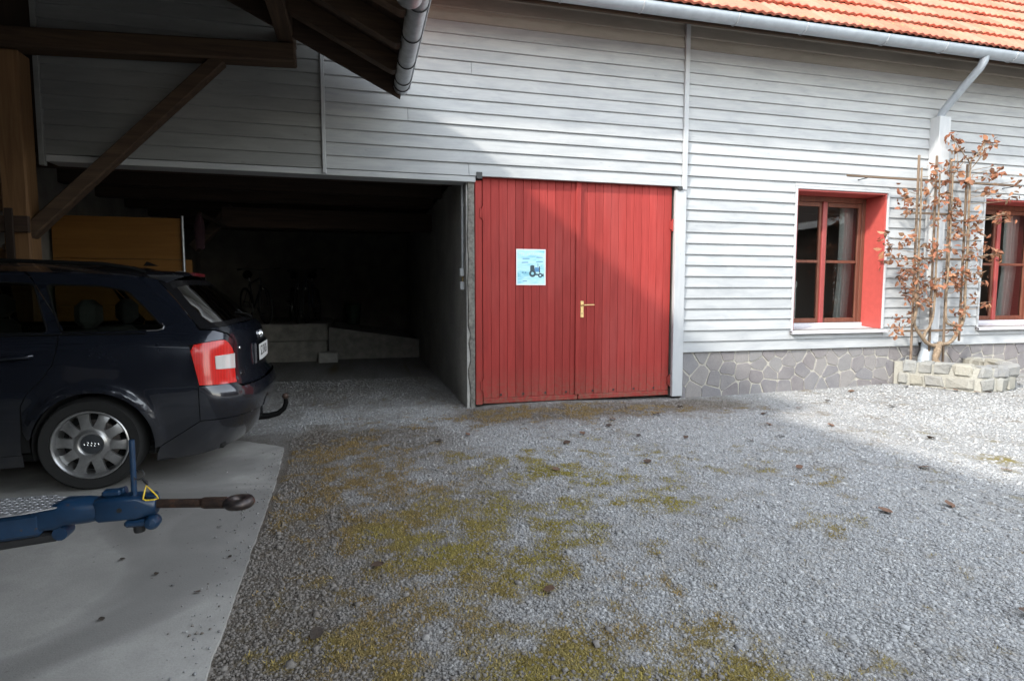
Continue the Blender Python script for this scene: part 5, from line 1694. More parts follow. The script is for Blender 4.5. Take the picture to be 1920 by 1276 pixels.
# platform and axle, left of the picture
mb = MB(); mb.cbox(-4.9, -2.15, YD - 1.05, YD + .72, .50, .60, .02); tbuild(mb, "bed", M['blue'])
mb = MB(); mb.cbox(-4.9, -2.15, YD - 1.05, YD - 1.01, .60, .95, .01); mb.cbox(-4.9, -2.15, YD + .68, YD + .72, .60, .95, .01); mb.cbox(-2.19, -2.15, YD - 1.01, YD + .68, .60, .95, .01); tbuild(mb, "side_boards", M['dark_timber_x'])
mb = MB(); mb.tube([(-3.6, YD - 1.0, .30), (-3.6, YD + .66, .30)], .035, 10); tbuild(mb, "axle", M['black_metal'])
mb = MB(); mb.cbox(-3.66, -3.54, YD - .7, YD - .6, .30, .52, .01); mb.cbox(-3.66, -3.54, YD + .3, YD + .4, .30, .52, .01); tbuild(mb, "axle_mount", M['black_metal'])
for yy in (YD - .95, YD + .62):
    mb = MB(); mb.lathe([(.17, -.075), (.25, -.085), (.275, -.07), (.282, 0), (.275, .07), (.25, .085), (.17, .075)], Matrix.Translation((-3.6, yy, .30)) @ Matrix.Rotation(math.pi / 2, 4, 'X'), 32); wh = tbuild(mb, "wheel", M['rubber'], True)
    mb = MB(); mb.lathe([(.001, .03), (.08, .04), (.17, .06), (.172, -.06), (.001, -.03)], Matrix.Translation((-3.6, yy, .30)) @ Matrix.Rotation(math.pi / 2, 4, 'X'), 24); mb.build("rim", M['blue'], wh, True)

# ================================================================== poster on the left door leaf
poster = MB().cbox(1.677, 2.018, .0305, .0320, 1.352, 1.750, .0005).build("poster", None)
t = NT("poster_print")
p = t.pos()
n1 = t.noise(t.scale(p, (5, 5, 16)), 1.0, 5, .6, .6)
c = t.ramp(n1, [(.25, (.12, .42, .52)), (.45, (.36, .68, .76)), (.65, (.55, .78, .82)), (.85, (.68, .84, .86))])
M['poster'] = t.out(c, .35)
M['paper'] = plain("poster_paper", (.72, .74, .74), .4, var=.03)
M['poster_dark'] = plain("poster_dark_ink", (.012, .04, .055), .4, var=.3, scale=120)
M['poster_blue'] = plain("poster_blue_ink", (.06, .22, .42), .4, var=.3, scale=90)
M['poster_text'] = plain("poster_pale_ink", (.66, .66, .48), .4, var=.1)
poster.data.materials.append(M['paper'])
tag(poster, "light blue poster showing a dark tractor, pinned to the left red door leaf", "poster")
def flat(poly, y, mat, name):
    MB().add([(x_, y, z_) for (x_, z_) in poly], [tuple(range(len(poly)))]).build(name, mat, poster)
flat([(1.690, 1.366), (2.005, 1.366), (2.005, 1.738), (1.690, 1.738)], .0301, M['poster'], "print")
def disc(cx, cz, r_, y, mat, name, n=18): flat([(cx + r_ * math.cos(2 * math.pi * k / n), cz + r_ * math.sin(2 * math.pi * k / n)) for k in range(n)], y, mat, name)
disc(1.865, 1.482, .040, .0296, M['poster_dark'], "tractor_wheel"); disc(1.865, 1.482, .016, .0293, M['poster'], "tractor_hub")
disc(1.955, 1.462, .026, .0296, M['poster_dark'], "tractor_wheel"); disc(1.955, 1.462, .010, .0293, M['poster'], "tractor_hub")
flat([(1.838, 1.50), (1.838, 1.565), (1.858, 1.575), (1.885, 1.57), (1.89, 1.52), (1.87, 1.50)], .0297, M['poster_dark'], "tractor_cab")
flat([(1.882, 1.50), (1.945, 1.50), (1.948, 1.545), (1.895, 1.552)], .0298, M['poster_blue'], "tractor_bonnet")
flat([(1.940, 1.49), (1.952, 1.49), (1.952, 1.56), (1.940, 1.56)], .0297, M['poster_dark'], "tractor_grille")
flat([(1.925, 1.55), (1.930, 1.55), (1.930, 1.595), (1.925, 1.595)], .0297, M['poster_dark'], "tractor_exhaust")
flat([(1.87, 1.465), (1.985, 1.458), (1.985, 1.472), (1.87, 1.485)], .0298, M['poster_dark'], "tractor_chassis")
flat([(1.978, 1.45), (1.995, 1.45), (1.995, 1.475), (1.985, 1.49)], .0298, M['poster_dark'], "tractor_weight")
rk = random.Random(8)
for k in range(12):      # washed-out title, illegible in the photograph
    x_ = 1.712 + k * .022
    if k in (3,): continue
    z_ = 1.684 + .004 * math.sin(k * 1.3)
    flat([(x_, z_), (x_ + .006, z_), (x_ + .010 + rk.uniform(0, .004), z_ + .022), (x_ + .004, z_ + .022)], .0298, M['poster_text'], "title_stroke")
for (x_, z_, w_) in ((1.745, 1.640, .09), (1.905, 1.655, .085), (1.735, 1.598, .085), (1.900, 1.605, .09), (1.745, 1.392, .06)):
    flat([(x_, z_), (x_ + w_, z_ + .002), (x_ + w_ - .01, z_ + .010), (x_ + .01, z_ + .008)], .0298, M['poster_blue'], "text_line")
for k in range(2): flat([(1.742 + k * .032, 1.485), (1.762 + k * .032, 1.486), (1.761 + k * .032, 1.500), (1.744 + k * .032, 1.498)], .0298, M['poster_blue'], "text_mark")

# ================================================================== conduit with two switch boxes on the passage wall
cond = MB().tube([(1.105, .19, 2.60), (1.105, .19, 1.545)], .012, 12).build("electric_conduit", M['white_trim'], None, True)
tag(cond, "grey plastic conduit running down the passage wall to two switch boxes", "conduit")
M['switch'] = plain("switch_plastic", (.42, .43, .43), .4, var=.05)
for zc in (1.495, 1.345):
    MB().cbox(1.070, 1.118, .150, .235, zc - .045, zc + .045, .008).build("switch_box", M['switch'], cond)
MB().tube([(1.105, .192, 1.45), (1.105, .192, 1.39)], .007, 8).build("cable", M['brass'], cond, True)
for zc in (2.22, 1.86): MB().cbox(1.095, 1.118, .170, .21, zc - .012, zc + .012, .003).build("clip", M['switch'], cond)

# ================================================================== trellis, espalier pear, stone planter
trel = empty("trellis", (7.35, -.13, .3))
tag(trel, "weathered wooden trellis of slats and rails fixed before the pale pilaster", "trellis")
ri = Vector((-7.35, .13, -.3))
M['slat'] = wood("grey_brown_slat", (.11, .075, .05), (.23, .165, .115), 2, rand=.2)
M['rail'] = wood("grey_brown_rail", (.11, .075, .05), (.22, .155, .11), 0, rand=.2)
YT = -.185
for (xa, za, xb_, zb_) in ((7.00, .30, 6.955, 3.02), (7.30, .45, 7.245, 3.03), (7.545, .24, 7.485, 3.01), (7.80, .62, 7.765, 2.95)):
    mb = MB(); mb.beam((xa, YT, za), (xb_, YT, zb_), .028, .02, .003, (0, 1, 0)); mb.build("slat", M['slat'], trel, loc=ri)
for (xa, xb_, z_) in ((5.87, 8.73, 2.715), (6.84, 7.79, 2.295), (6.80, 7.83, 1.712), (6.85, 7.88, .768)):
    mb = MB(); mb.beam((xa, YT + .022, z_), (xb_, YT + .022, z_), .02, .028, .003); mb.build("rail", M['rail'], trel, loc=ri)
for (x_, z_) in ((6.18, 2.70), (8.62, 2.70), (6.9, 2.295), (7.75, 1.712), (6.9, .768)):
    mb = MB(); mb.tube([(x_, YT + .02, z_), (x_, -.02, z_)], .006, 8); mb.build("spacer", M['black_metal'], trel, loc=ri)

tree = empty("espalier_pear_tree", (7.34, -.24, .3))
tag(tree, "leafless-limbed espalier fruit tree with dry orange leaves trained on the trellis", "fruit tree")
tri_ = Vector((-7.34, .24, -.3))
t = NT("pear_bark")
n1 = t.noise(t.scale(t.pos(), (40, 40, 12)), 1.0, 5, .65)
M['bark'] = t.out(t.ramp(n1, [(.3, (.10, .07, .045)), (.7, (.26, .19, .125))]), .85, None, t.bump(n1, .7, .006))
def spline(pts_, sub=5):
    pts_ = [Vector(p) for p in pts_]
    out_ = []
    for i in range(len(pts_) - 1):
        p0, p1, p2, p3 = pts_[max(i - 1, 0)], pts_[i], pts_[i + 1], pts_[min(i + 2, len(pts_) - 1)]
        for k in range(sub):
            q = k / sub
            out_.append(.5 * ((2 * p1) + (p2 - p0) * q + (2 * p0 - 5 * p1 + 4 * p2 - p3) * q * q + (3 * p1 - p0 - 3 * p2 + p3) * q ** 3))
    out_.append(pts_[-1])
    return out_
def limb(pts_, r0, r1, name, rough=.12):
    sp_ = spline(pts_)
    m = len(sp_)
    rj_ = random.Random(len(pts_) * 7 + int(r0 * 1e4))
    rr_ = [(r0 + (r1 - r0) * i / (m - 1)) * (1 + rj_.uniform(-rough, rough)) for i in range(m)]
    mb = MB(); mb.tube(sp_, rr_, 10)
    return mb.build(name, M['bark'], tree, True, loc=tri_)
Y3 = -.235
limb([(7.33, -.30, .10), (7.31, -.30, .30), (7.285, -.29, .40), (7.32, -.28, .49), (7.38, -.25, .575), (7.43, -.24, .60)], .048, .036, "trunk", .22)
limb([(7.41, -.24, .59), (7.30, Y3, .575), (7.18, Y3, .62), (7.10, Y3, .70), (7.02, Y3, .78), (6.965, Y3, .88), (6.985, Y3, 1.05), (6.985, Y3, 1.33), (6.985, Y3, 1.60), (6.97, Y3, 1.88), (6.97, Y3, 2.29), (6.955, Y3, 2.63), (6.95, Y3, 2.85)], .026, .009, "limb")
limb([(7.13, Y3, .66), (7.17, Y3 + .01, .75), (7.24, Y3 + .01, .83), (7.272, Y3, .98), (7.28, Y3, 1.26), (7.275, Y3, 1.61), (7.27, Y3, 2.02), (7.26, Y3, 2.44), (7.25, Y3, 2.80)], .019, .008, "limb")
limb([(7.41, -.24, .59), (7.56, Y3, .60), (7.66, Y3, .68), (7.715, Y3, .775), (7.775, Y3, .865), (7.80, Y3, 1.04), (7.785, Y3, 1.40), (7.79, Y3, 1.755), (7.775, Y3, 2.18), (7.76, Y3, 2.60), (7.75, Y3, 2.90), (7.77, Y3, 3.0), (7.85, Y3 - .02, 3.08), (7.93, Y3 - .03, 3.22)], .026, .007, "limb")
limb([(7.71, Y3, .77), (7.67, Y3, .83), (7.56, Y3, .85), (7.495, Y3, .90), (7.475, Y3, 1.19), (7.48, Y3, 1.54), (7.48, Y3, 1.96), (7.477, Y3, 2.38), (7.465, Y3, 2.79)], .018, .008, "limb")
limb([(7.76, Y3, 2.88), (7.70, Y3 - .01, 2.98), (7.60, Y3 - .02, 3.05), (7.48, Y3 - .02, 3.18), (7.40, Y3 - .02, 3.28)], .009, .004, "limb")
limb([(7.78, Y3, 2.10), (7.95, Y3 - .03, 2.20), (8.15, Y3 - .05, 2.27), (8.36, Y3 - .05, 2.33)], .008, .004, "limb")
LEAF = [(7.39, 3.25, 9), (7.46, 3.16, 9), (7.63, 3.02, 5), (7.92, 3.21, 9), (8.0, 3.23, 9), (7.84, 3.08, 7), (8.14, 2.86, 8), (8.2, 2.92, 5), (8.08, 2.79, 5), (8.7, 2.83, 4), (8.54, 2.76, 4), (8.01, 2.64, 6), (8.1, 2.57, 7), (8.62, 2.6, 4), (8.4, 2.49, 4), (8.33, 2.32, 12), (8.39, 2.27, 8), (7.09, 2.8, 7), (7.01, 2.62, 8), (7.18, 2.89, 4), (7.35, 2.9, 5), (7.54, 2.82, 6), (7.23, 2.67, 6), (7.28, 2.51, 9), (7.21, 2.44, 7), (7.73, 2.73, 8), (7.45, 2.46, 7), (7.61, 2.42, 4), (6.67, 2.45, 9), (6.73, 2.32, 9), (6.63, 2.55, 4), (7.02, 2.43, 6), (7.47, 2.29, 9), (7.77, 2.28, 9), (7.2, 2.21, 6), (7.54, 2.11, 8), (7.87, 2.17, 8), (7.68, 2.06, 8), (6.39, 1.98, 6), (6.44, 1.84, 9), (6.67, 1.9, 8), (6.85, 1.97, 5), (7.15, 1.91, 8), (7.49, 2.01, 6), (8.0, 2.01, 5), (8.03, 1.9, 6), (8.22, 1.8, 9), (7.5, 1.85, 8), (7.28, 1.81, 7), (7.78, 1.82, 7), (6.44, 1.73, 7), (6.61, 1.68, 8), (6.84, 1.69, 6), (6.99, 1.69, 7), (7.13, 1.78, 6), (6.75, 1.54, 8), (6.86, 1.56, 8), (6.72, 1.48, 7), (6.86, 1.47, 6), (6.98, 1.54, 6), (7.29, 1.43, 7), (7.17, 1.43, 6), (7.28, 1.34, 5), (7.43, 1.38, 4), (7.52, 1.53, 9), (7.62, 1.53, 9), (7.55, 1.45, 8), (7.67, 1.43, 9), (7.57, 1.32, 7), (7.82, 1.56, 8), (7.78, 1.76, 7), (8.05, 1.43, 5), (7.92, 1.53, 5), (6.73, 1.35, 7), (6.79, 1.27, 7), (6.83, 1.18, 6), (6.99, 1.32, 8), (7.06, 1.35, 5), (7.0, 1.23, 8), (7.02, 1.15, 8), (7.1, 1.15, 4), (6.81, 1.01, 5), (6.68, .92, 6), (6.78, .81, 4), (6.62, .79, 7), (7.67, 1.0, 8), (7.76, 1.08, 4), (8.04, 1.11, 3), (7.89, 1.21, 3), (7.61, .83, 7), (8.16, 1.15, 3), (8.18, 1.78, 8), (8.29, 1.77, 6)]
rl = random.Random(17)
stems = [(6.975, .9, 2.85), (7.27, .95, 2.8), (7.478, .95, 2.79), (7.785, 1.0, 2.9)]
lv, lf_, lc = [], [], []
tw = MB()
for (cx, cz, n) in LEAF:
    # nearest limb carries a twig to this cluster
    st = min(stems, key=lambda s_: abs(s_[0] - cx))
    zz = min(max(cz - .06, st[1]), st[2])
    base = Vector((st[0], Y3, zz)); tip = Vector((cx, Y3 - .03 + rl.uniform(-.05, .02), cz))
    mid = (base + tip) / 2 + Vector((0, rl.uniform(-.04, .0), rl.uniform(-.04, .03)))
    if (tip - base).length > .03: tw.tube(spline([base, mid, tip], 3), [.0045, .004, .004, .0035, .003, .0026, .002], 5)
    for k in range(int(n * 1.5 + .5)):
        c_ = Vector((cx + rl.gauss(0, .042), Y3 - .03 + rl.gauss(0, .045), cz + rl.gauss(0, .042)))
        c_.y = min(c_.y, -.06)
        L = rl.uniform(.05, .095); W_ = L * rl.uniform(.42, .62)
        d = Vector((rl.gauss(0, 1), rl.gauss(0, .8), rl.gauss(-.7, .8))).normalized()
        s_ = d.cross(Vector((rl.gauss(0, 1), rl.gauss(0, 1), rl.gauss(0, 1)))).normalized()
        nn = d.cross(s_)
        curl = rl.uniform(.10, .5) * L; fold = rl.uniform(.1, .5) * W_
        b0 = len(lv)
        for (q, w_) in ((0, .0), (.28, .8), (.6, 1.0), (.85, .55), (1.0, .0)):
            cc = c_ + d * (q * L) + nn * (-curl * q * q)
            if w_ == 0: lv.append(cc)
            else:
                lv += [cc + s_ * (W_ / 2 * w_) + nn * fold * w_, cc, cc - s_ * (W_ / 2 * w_) + nn * fold * w_]
        i0 = b0
        lf_ += [(i0, i0 + 1, i0 + 2), (i0, i0 + 2, i0 + 3)]
        for r_ in (1, 4): lf_ += [(i0 + r_, i0 + r_ + 3, i0 + r_ + 4, i0 + r_ + 1), (i0 + r_ + 1, i0 + r_ + 4, i0 + r_ + 5, i0 + r_ + 2)]
        lf_ += [(i0 + 7, i0 + 10, i0 + 8), (i0 + 8, i0 + 10, i0 + 9)]
        col_ = rl.choice([(.30, .135, .070), (.34, .165, .09), (.25, .10, .055), (.38, .20, .12), (.20, .095, .055), (.17, .10, .06), (.29, .115, .065)])
        k_ = rl.uniform(.75, 1.2)
        lc += [tuple(a * k_ for a in col_) + (1,)] * 11
me = bpy.data.meshes.new("foliage")
me.from_pydata([tuple(v) for v in lv], [], lf_)
me.polygons.foreach_set("use_smooth", [True] * len(me.polygons))
att = me.attributes.new("tint", 'FLOAT_COLOR', 'POINT')
att.data.foreach_set("color", np.array(lc, dtype=np.float32).ravel())
t = NT("dry_leaf")
tr_ = t.node("ShaderNodeBsdfTranslucent"); t.put(tr_.inputs[0], t.attr("tint"))
mx = t.node("ShaderNodeMixShader"); mx.inputs[0].default_value = .3
t.out(t.attr("tint"), .65, None, None, Specular_IOR_Level=.3)
t.put(mx.inputs[1], t.b.outputs[0]); t.put(mx.inputs[2], tr_.outputs[0]); t.put(t.t.nodes["Material Output"].inputs["Surface"], mx.outputs[0])
M['leaf'] = t.m
me.materials.append(M['leaf'])
fo = mesh_object("foliage", me, tree, tri_); tag(fo, kind="stuff")
tag(tw.build("twigs", M['bark'], tree, True, loc=tri_), kind="stuff")

# planter of rough stones against the plinth
plan = empty("stone_planter", (7.4, -.4, .06))
tag(plan, "low rough stone planter ring at the foot of the espalier tree", "planter")
pi_ = Vector((-7.4, .4, -.06))
path_ = [(6.98, .0), (7.08, -.30), (7.17, -.62), (7.24, -.86), (7.50, -.90), (7.80, -.84), (8.00, -.55), (8.12, -.25), (8.18, .0)]
def along(d):
    for a, b in zip(path_[:-1], path_[1:]):
        L = math.dist(a, b)
        if d <= L: return (a[0] + (b[0] - a[0]) * d / L, a[1] + (b[1] - a[1]) * d / L, math.atan2(b[1] - a[1], b[0] - a[0]))
        d -= L
    return (*path_[-1], 1.5)
TL = sum(math.dist(a, b) for a, b in zip(path_[:-1], path_[1:]))
rq = random.Random(31)
for row, (z0_, h_) in enumerate(((.03, .155), (.190, .150))):
    d = .03 + .07 * row
    while d < TL - .1:
        L = rq.uniform(.15, .30)
        x_, y_, a_ = along(d + L / 2)
        ri_ = .02
        Mx = Matrix.Translation((x_, y_, float(ground_z(np.array([x_]), np.array([y_]))[0]) * .6 + z0_ + h_ / 2)) @ Matrix.Rotation(a_ + rq.uniform(-.05, .05), 4, 'Z') @ Matrix.Rotation(rq.uniform(-.04, .04), 4, 'Y')
        mb = MB(); mb.cbox(-L / 2 + .008, L / 2 - .008, -.085, .085, -h_ / 2, h_ / 2 + rq.uniform(-.012, .012), .024)
        rr = random.Random(rq.random())
        mb.v = [tuple(Mx @ Vector((v[0] + rr.uniform(-.018, .018), v[1] + rr.uniform(-.016, .016), v[2] + rr.uniform(-.016, .016)))) for v in mb.v]
        mb.build("stone", M['planter_stone'], plan, loc=pi_)
        d += L
M['pale_mortar'] = plain("pale_lime_mortar", (.27, .26, .225), .9, var=.15, scale=50, bump=.5)
inner_ = [(x_, y_) for (x_, y_) in path_]
mb = MB()
vs, fs = [], []
for k in range(46):
    x_, y_, a_ = along(TL * k / 45.001)
    nx_, ny_ = math.sin(a_), -math.cos(a_)
    for (o, z_) in ((.062, .0), (.066, .17), (.062, .335), (-.055, .34), (-.06, .0)):
        vs.append((x_ + nx_ * o, y_ + ny_ * o, z_ + .02))
for k in range(45):
    for j in range(4): fs.append((k * 5 + j, k * 5 + j + 1, k * 5 + 6 + j, k * 5 + 5 + j))
mb.add(vs, fs); mb.build("mortar_core", M['pale_mortar'], plan, loc=pi_)
mb = MB(); mb.add([(x_, y_, .30 + .02 * math.sin(x_ * 9)) for (x_, y_) in path_], [tuple(range(len(path_)))]); mb.build("soil", plain("planter_soil", (.14, .11, .075), .95, var=.4, scale=40, bump=.6), plan, loc=pi_)

# ================================================================== things in the passage
M['dull_steel'] = plain('dull_steel', (.05, .05, .05), .5, .5)
def bicycle(x, y, z, rz, lean, label, hue):
    b = empty("bicycle", (x, y, z), rz)
    b.rotation_euler = (lean, 0, rz)
    tag(b, label, "bicycle", "bicycles parked on the passage platform")
    fm = plain("bicycle_paint", hue, .3, .2, var=.1)
    R_ = .335
    def bb(mb, name, mat, parent=None): return mb.build(name, mat, parent or b, True)
    for xc_ in (-.52, .52):      # local X along the bicycle, front +
        mb = MB(); mb.tube([(xc_ + R_ * math.cos(a_), 0, R_ + R_ * math.sin(a_)) for a_ in [2 * math.pi * k / 36 for k in range(36)]], .019, 8, closed=True); w_ = bb(mb, "wheel", M['rubber'])
        mb = MB(); mb.tube([(xc_ + (R_ - .025) * math.cos(a_), 0, R_ + (R_ - .025) * math.sin(a_)) for a_ in [2 * math.pi * k / 36 for k in range(36)]], .009, 6, closed=True); bb(mb, "rim", M['dull_steel'], w_)
        mb = MB()
        for k in range(14):
            a_ = 2 * math.pi * k / 14
            mb.tube([(xc_, .02 * (-1) ** k, R_), (xc_ + (R_ - .025) * math.cos(a_), 0, R_ + (R_ - .025) * math.sin(a_))], .0018, 4)
        bb(mb, "spokes", M['dull_steel'], w_)
    mb = MB()
    bbp, seat_, head, headb = (-.08, 0, .29), (-.23, 0, .80), (.36, 0, .86), (.40, 0, .74)
    mb.tube([bbp, seat_], .016, 8); mb.tube([bbp, headb], .018, 8); mb.tube([(-.215, 0, .76), head], .016, 8); mb.tube([head, headb], .02, 8)
    for s_ in (-1, 1):
        mb.tube([(-.08, s_ * .03, .29), (-.52, s_ * .06, R_)], .010, 6); mb.tube([(-.215, s_ * .02, .74), (-.52, s_ * .06, R_)], .008, 6)
        mb.tube([(.40, s_ * .03, .74), (.43, s_ * .055, .66), (.52, s_ * .055, R_)], .012, 6)
    bb(mb, "frame", fm)
    mb = MB(); mb.tube([(.355, 0, .86), (.34, 0, .98), (.36, 0, 1.0)], .014, 8); mb.tube([(.28, -.31, 1.03), (.33, -.22, 1.04), (.37, -.06, 1.01), (.37, .06, 1.01), (.33, .22, 1.04), (.28, .31, 1.03)], .011, 8); bb(mb, "handlebar", M['dull_steel'])
    for s_ in (-1, 1):
        mb = MB(); mb.tube([(.29, s_ * .29, 1.03), (.22, s_ * .35, 1.02)], .016, 8); bb(mb, "grip", M['car_black'])
    mb = MB(); mb.tube([(-.23, 0, .80), (-.255, 0, .90)], .013, 8); bb(mb, "seat_post", M['alloy'])
    mb = MB(); mb.tube([(-.38, 0, .925), (-.30, 0, .935), (-.20, 0, .93), (-.10, 0, .925)], [.075, .085, .05, .022], 10); bb(mb, "saddle", M['car_black'])
    mb = MB(); mb.lathe([(.001, .0), (.07, .0), (.085, .006), (.085, -.006), (.001, -.006)], Matrix.Translation((-.08, -.05, .29)) @ Matrix.Rotation(math.pi / 2, 4, 'X'), 20); bb(mb, "chainring", M['alloy'])
    for s_ in (-1, 1):
        mb = MB(); mb.tube([(-.08, s_ * .05, .29), (-.08 + s_ * .12, s_ * .07, .29 - s_ * .12)], .009, 6); mb.cbox(-.13 + s_ * .12, -.03 + s_ * .12, s_ * .11 - .035, s_ * .11 + .035, .28 - s_ * .12, .30 - s_ * .12, .005); bb(mb, "pedal", M['car_black'])
    mb = MB(); mb.lathe([(.001, .012), (.02, .010), (.024, 0), (.001, 0)], Matrix.Translation((.50, 0, .66)) @ Matrix.Rotation(math.pi / 2, 4, 'Y'), 14); bb(mb, "reflector", M['lamp_clear'])
    return b
bicycle(-1.95, 5.95, .70, math.radians(-62), .04, "leftmost dark bicycle at the back of the passage, next to the car's tail", (.02, .02, .025))
bicycle(-1.25, 5.85, .70, math.radians(-78), -.05, "middle bicycle of the three standing on the concrete platform", (.05, .05, .055))
bicycle(-.92, 6.0, .70, math.radians(-97), .05, "rightmost bicycle on the concrete platform, before the low ramp", (.03, .04, .06))

M['yellow_board'] = wood("yellow_shuttering", (.15, .065, .014), (.22, .105, .026), 0, .5, rand=.1)
st = empty("board_stack", (-2.9, 1.5, 0))
tag(st, "stack of yellow shuttering boards standing on edge behind the car", "boards")
si = Vector((2.9, -1.5, 0))
for k in range(4):
    zb_ = .06 + k * .535
    x1_ = -1.93 if k < 3 else -2.03
    MB().cbox(-3.35, x1_, 1.50 + .01 * (k % 2), 1.53 + .01 * (k % 2), zb_, zb_ + (.53 if k < 3 else .48), .003).build("board", M['yellow_board'], st, loc=si)
for xs in (-3.2, -2.45): MB().cbox(xs, xs + .06, 1.545, 1.60, .0, 2.1, .004).build("upright", M['dark_timber_z'], st, loc=si)
rod = MB().tube([(-2.0, 1.44, -.02), (-2.005, 1.47, 2.17)], .014, 10).build("steel_rod", M['zinc_old'], None, True)
tag(rod, "upright grey steel rod leaning at the end of the yellow boards", "rod")
# red jacket hanging on a hook beside the boards
mb = MB()
prof = [(.0, 2.22, .02), (.03, 2.18, .06), (.05, 2.08, .10), (.055, 1.98, .11), (.05, 1.86, .12), (.055, 1.80, .12)]
vs = []
for (w_, z_, d_) in prof:
    for k in range(12):
        a_ = 2 * math.pi * k / 12
        vs.append((-1.86 + (w_ + .012 * math.sin(k * 2.1 + z_ * 9)) * math.cos(a_), 1.62 + d_ * .5 * math.sin(a_), z_))
mb.add(vs, [(i * 12 + k, i * 12 + (k + 1) % 12, (i + 1) * 12 + (k + 1) % 12, (i + 1) * 12 + k) for i in range(5) for k in range(12)])
jk = mb.build("hanging_jacket", plain("red_cloth", (.02, .004, .008), .9, var=.3, scale=20), None, True)
tag(jk, "dark red jacket hanging right of the yellow boards", "jacket")
MB().cbox(-1.88, -1.84, 1.62, 2.99, 2.20, 2.24, .004).build("hook_rail", M['dark_timber_y'], jk)
# white stone block before the step, green bin on the platform
blk = MB().cbox(-.76, -.42, 4.86, 5.10, -.02, .19, .02).build("stone_block", plain("white_block", (.34, .33, .30), .9, var=.2, scale=9, bump=.3))
tag(blk, "pale stone block lying in front of the concrete step", "block")
bn = MB().lathe([(.0, 0), (.13, 0), (.17, .42), (.18, .43), (.18, .45), (.16, .45), (.125, .02), (.0, .02)], None, 24).build("green_bin", plain("green_plastic", (.015, .05, .03), .5), None, True, loc=(-.15, 7.0, .585))
tag(bn, "small dark green bin standing right of the bicycles", "bin")
# shelf goods behind the car
can = MB().cbox(-2.52, -2.42, -.40, -.32, 1.44, 1.535, .012).build("blue_canister", plain("blue_plastic", (.02, .08, .30), .4), None)
tag(can, "small blue canister on the rail behind the car roof", "canister")
MB().cbox(-3.2, -2.35, -.45, -.26, 1.405, 1.438, .004).build("shelf_board", M['dark_timber_x'], port, loc=port_in)

# curtains inside the windows
M['curtain'] = plain("white_curtain", (.40, .395, .375), .9, var=.05)
for (x0, x1, lab) in ((6.40, 6.62, "white curtain hanging inside the window left of the espalier tree"), (9.40, 9.68, "white curtain hanging inside the window right of the espalier tree")):
    mb = MB(); vs = []
    for i in range(33):
        q = i / 32
        for z_ in (.86, 1.6, 2.5):
            k_ = 1.0 if z_ > 1.2 else 1.15
            vs.append((x0 + (x1 - x0) * q, .47 + .028 * math.sin(q * 26) * k_ + .05 * (z_ < 1), z_))
    mb.add(vs, [(i * 3 + j, i * 3 + 3 + j, i * 3 + 4 + j, i * 3 + 1 + j) for i in range(32) for j in range(2)])
    cu = mb.build("curtain", M['curtain'], None, True); tag(cu, lab, "curtain", "white window curtains")
wp = MB().cbox(5.02, 5.72, .62, .66, .82, 1.52, .01).build("display_board", plain("white_panel_paint", (.45, .46, .45), .6, var=.1)); tag(wp, "pale panel standing behind the lower left pane of the first window", "board")
MB().cbox(5.05, 5.69, .665, .72, .10, .82, .01).build("stand", M['dark_timber_z'], wp)
col_ = MB().lathe([(.05, .1), (.05, .16), (.028, .2), (.028, 1.34), (.04, 1.36), (.04, 1.42), (.02, 1.44), (.02, 1.75), (.001, 1.76)], None, 16).build("white_column", plain("white_lacquer", (.6, .6, .58), .4), None, True, loc=(6.02, .85, 0))  # plain white column behind the right pane
tag(col_, "slender white stand seen through the right pane of the first window", "stand")

# ================================================================== dry leaves blown over the yard
leaf_me = []
rv = random.Random(91)
for k in range(4):
    n = 7
    vs, fs = [(0, 0, 0)], []
    for i in range(n):
        q = i / (n - 1)
        w_ = math.sin(math.pi * (q * .94 + .03)) ** .8 * .42
        vs += [(q - .5, w_, .22 * w_ + .10 * (q - .5) ** 2 * 4 * rv.uniform(.4, 1.4)), (q - .5, 0, .05 * rv.random()), (q - .5, -w_, .30 * w_ * rv.uniform(.3, 1.3))]
    for i in range(n - 1):
        a = 1 + i * 3; b = a + 3
        fs += [(a, a + 1, b + 1, b), (a + 1, a + 2, b + 2, b + 1)]
    m_ = MB().add(vs[1:], [tuple(i - 1 for i in f) for f in fs])
    leaf_me.append(m_.mesh("fallen_leaf", plain("fallen_leaf_brown_%s" % "abcd"[k], [(.06, .035, .022), (.10, .055, .032), (.035, .025, .018), (.12, .062, .036)][k], .8, var=.3, scale=60), True))
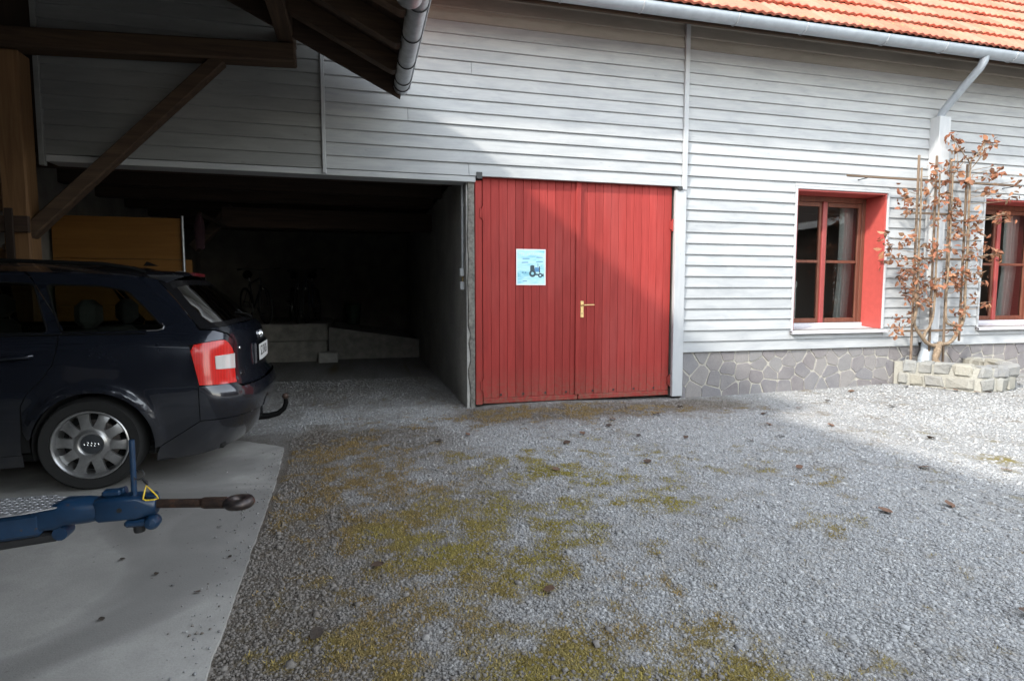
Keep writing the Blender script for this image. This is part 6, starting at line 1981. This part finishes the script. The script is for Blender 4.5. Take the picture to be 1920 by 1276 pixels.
spots = [(.05, -3.55), (1.32, -2.38), (-.18, -4.05), (3.75, -1.55), (2.72, -1.78), (1.9, -1.42), (2.35, -1.62), (3.35, -3.62), (2.5, -4.62), (3.2, -2.0), (3.55, -1.95), (4.3, -1.72), (4.05, -1.1), (4.6, -.95), (5.2, -.72), (3.05, -2.75), (2.05, -2.35), (3.9, -3.0), (2.25, -1.2), (.9, -1.2), (1.65, -1.7), (4.75, -2.35), (5.6, -1.2), (3.4, -.55), (2.95, -.85), (2.4, -.95), (.62, -1.35), (4.4, -3.2), (1.1, -4.75), (.75, -3.95), (6.2, -.5), (6.5, -.75), (6.75, -.35), (5.9, -.35), (3.3, -4.1), (2.9, -3.6)]
for k, (x_, y_) in enumerate(spots):
    sc = rv.uniform(.05, .085)
    o = mesh_object("fallen_leaf", leaf_me[k % 4], None, (x_, y_, float(ground_z(np.array([x_]), np.array([y_]))[0]) + .016), (rv.uniform(-.3, .3), rv.uniform(-.3, .3), rv.uniform(0, 6.3)), (sc, sc, sc))
    tag(o, "small dry brown leaf lying on the open gravel yard", "leaf", "dry leaves on the gravel")
hs = [(6.95, -.12), (7.0, -.25), (7.05, -.45), (7.1, -.62), (7.12, -.75), (7.3, -1.0), (7.4, -1.02), (6.85, -.1), (6.7, -.08), (7.2, -.95)]
for k, (x_, y_) in enumerate(hs):
    sc = rv.uniform(.05, .08)
    o = mesh_object("fallen_leaf", leaf_me[(3, 1)[k % 2]], None, (x_ - .06, y_, float(ground_z(np.array([x_]), np.array([y_]))[0]) + .02), (rv.uniform(-.5, .5), rv.uniform(-.5, .5), rv.uniform(0, 6.3)), (sc, sc, sc))
    tag(o, "orange brown leaf lying at the foot of the stone planter", "leaf", "leaves at the planter foot")
for k, (x_, y_) in enumerate([(-.68, -3.62), (-.9, -3.4), (-.62, -3.3), (-.98, -3.75), (-.75, -2.9), (-1.1, -3.2)]):
    sc = rv.uniform(.02, .032)
    o = mesh_object("fallen_leaf", leaf_me[2 if k else 0], None, (x_, y_, .024), (rv.uniform(-.3, .3), rv.uniform(-.3, .3), rv.uniform(0, 6.3)), (sc, sc, sc))
    tag(o, "dark crumpled leaf scrap lying on the concrete slab", "leaf", "leaf scraps on the slab")
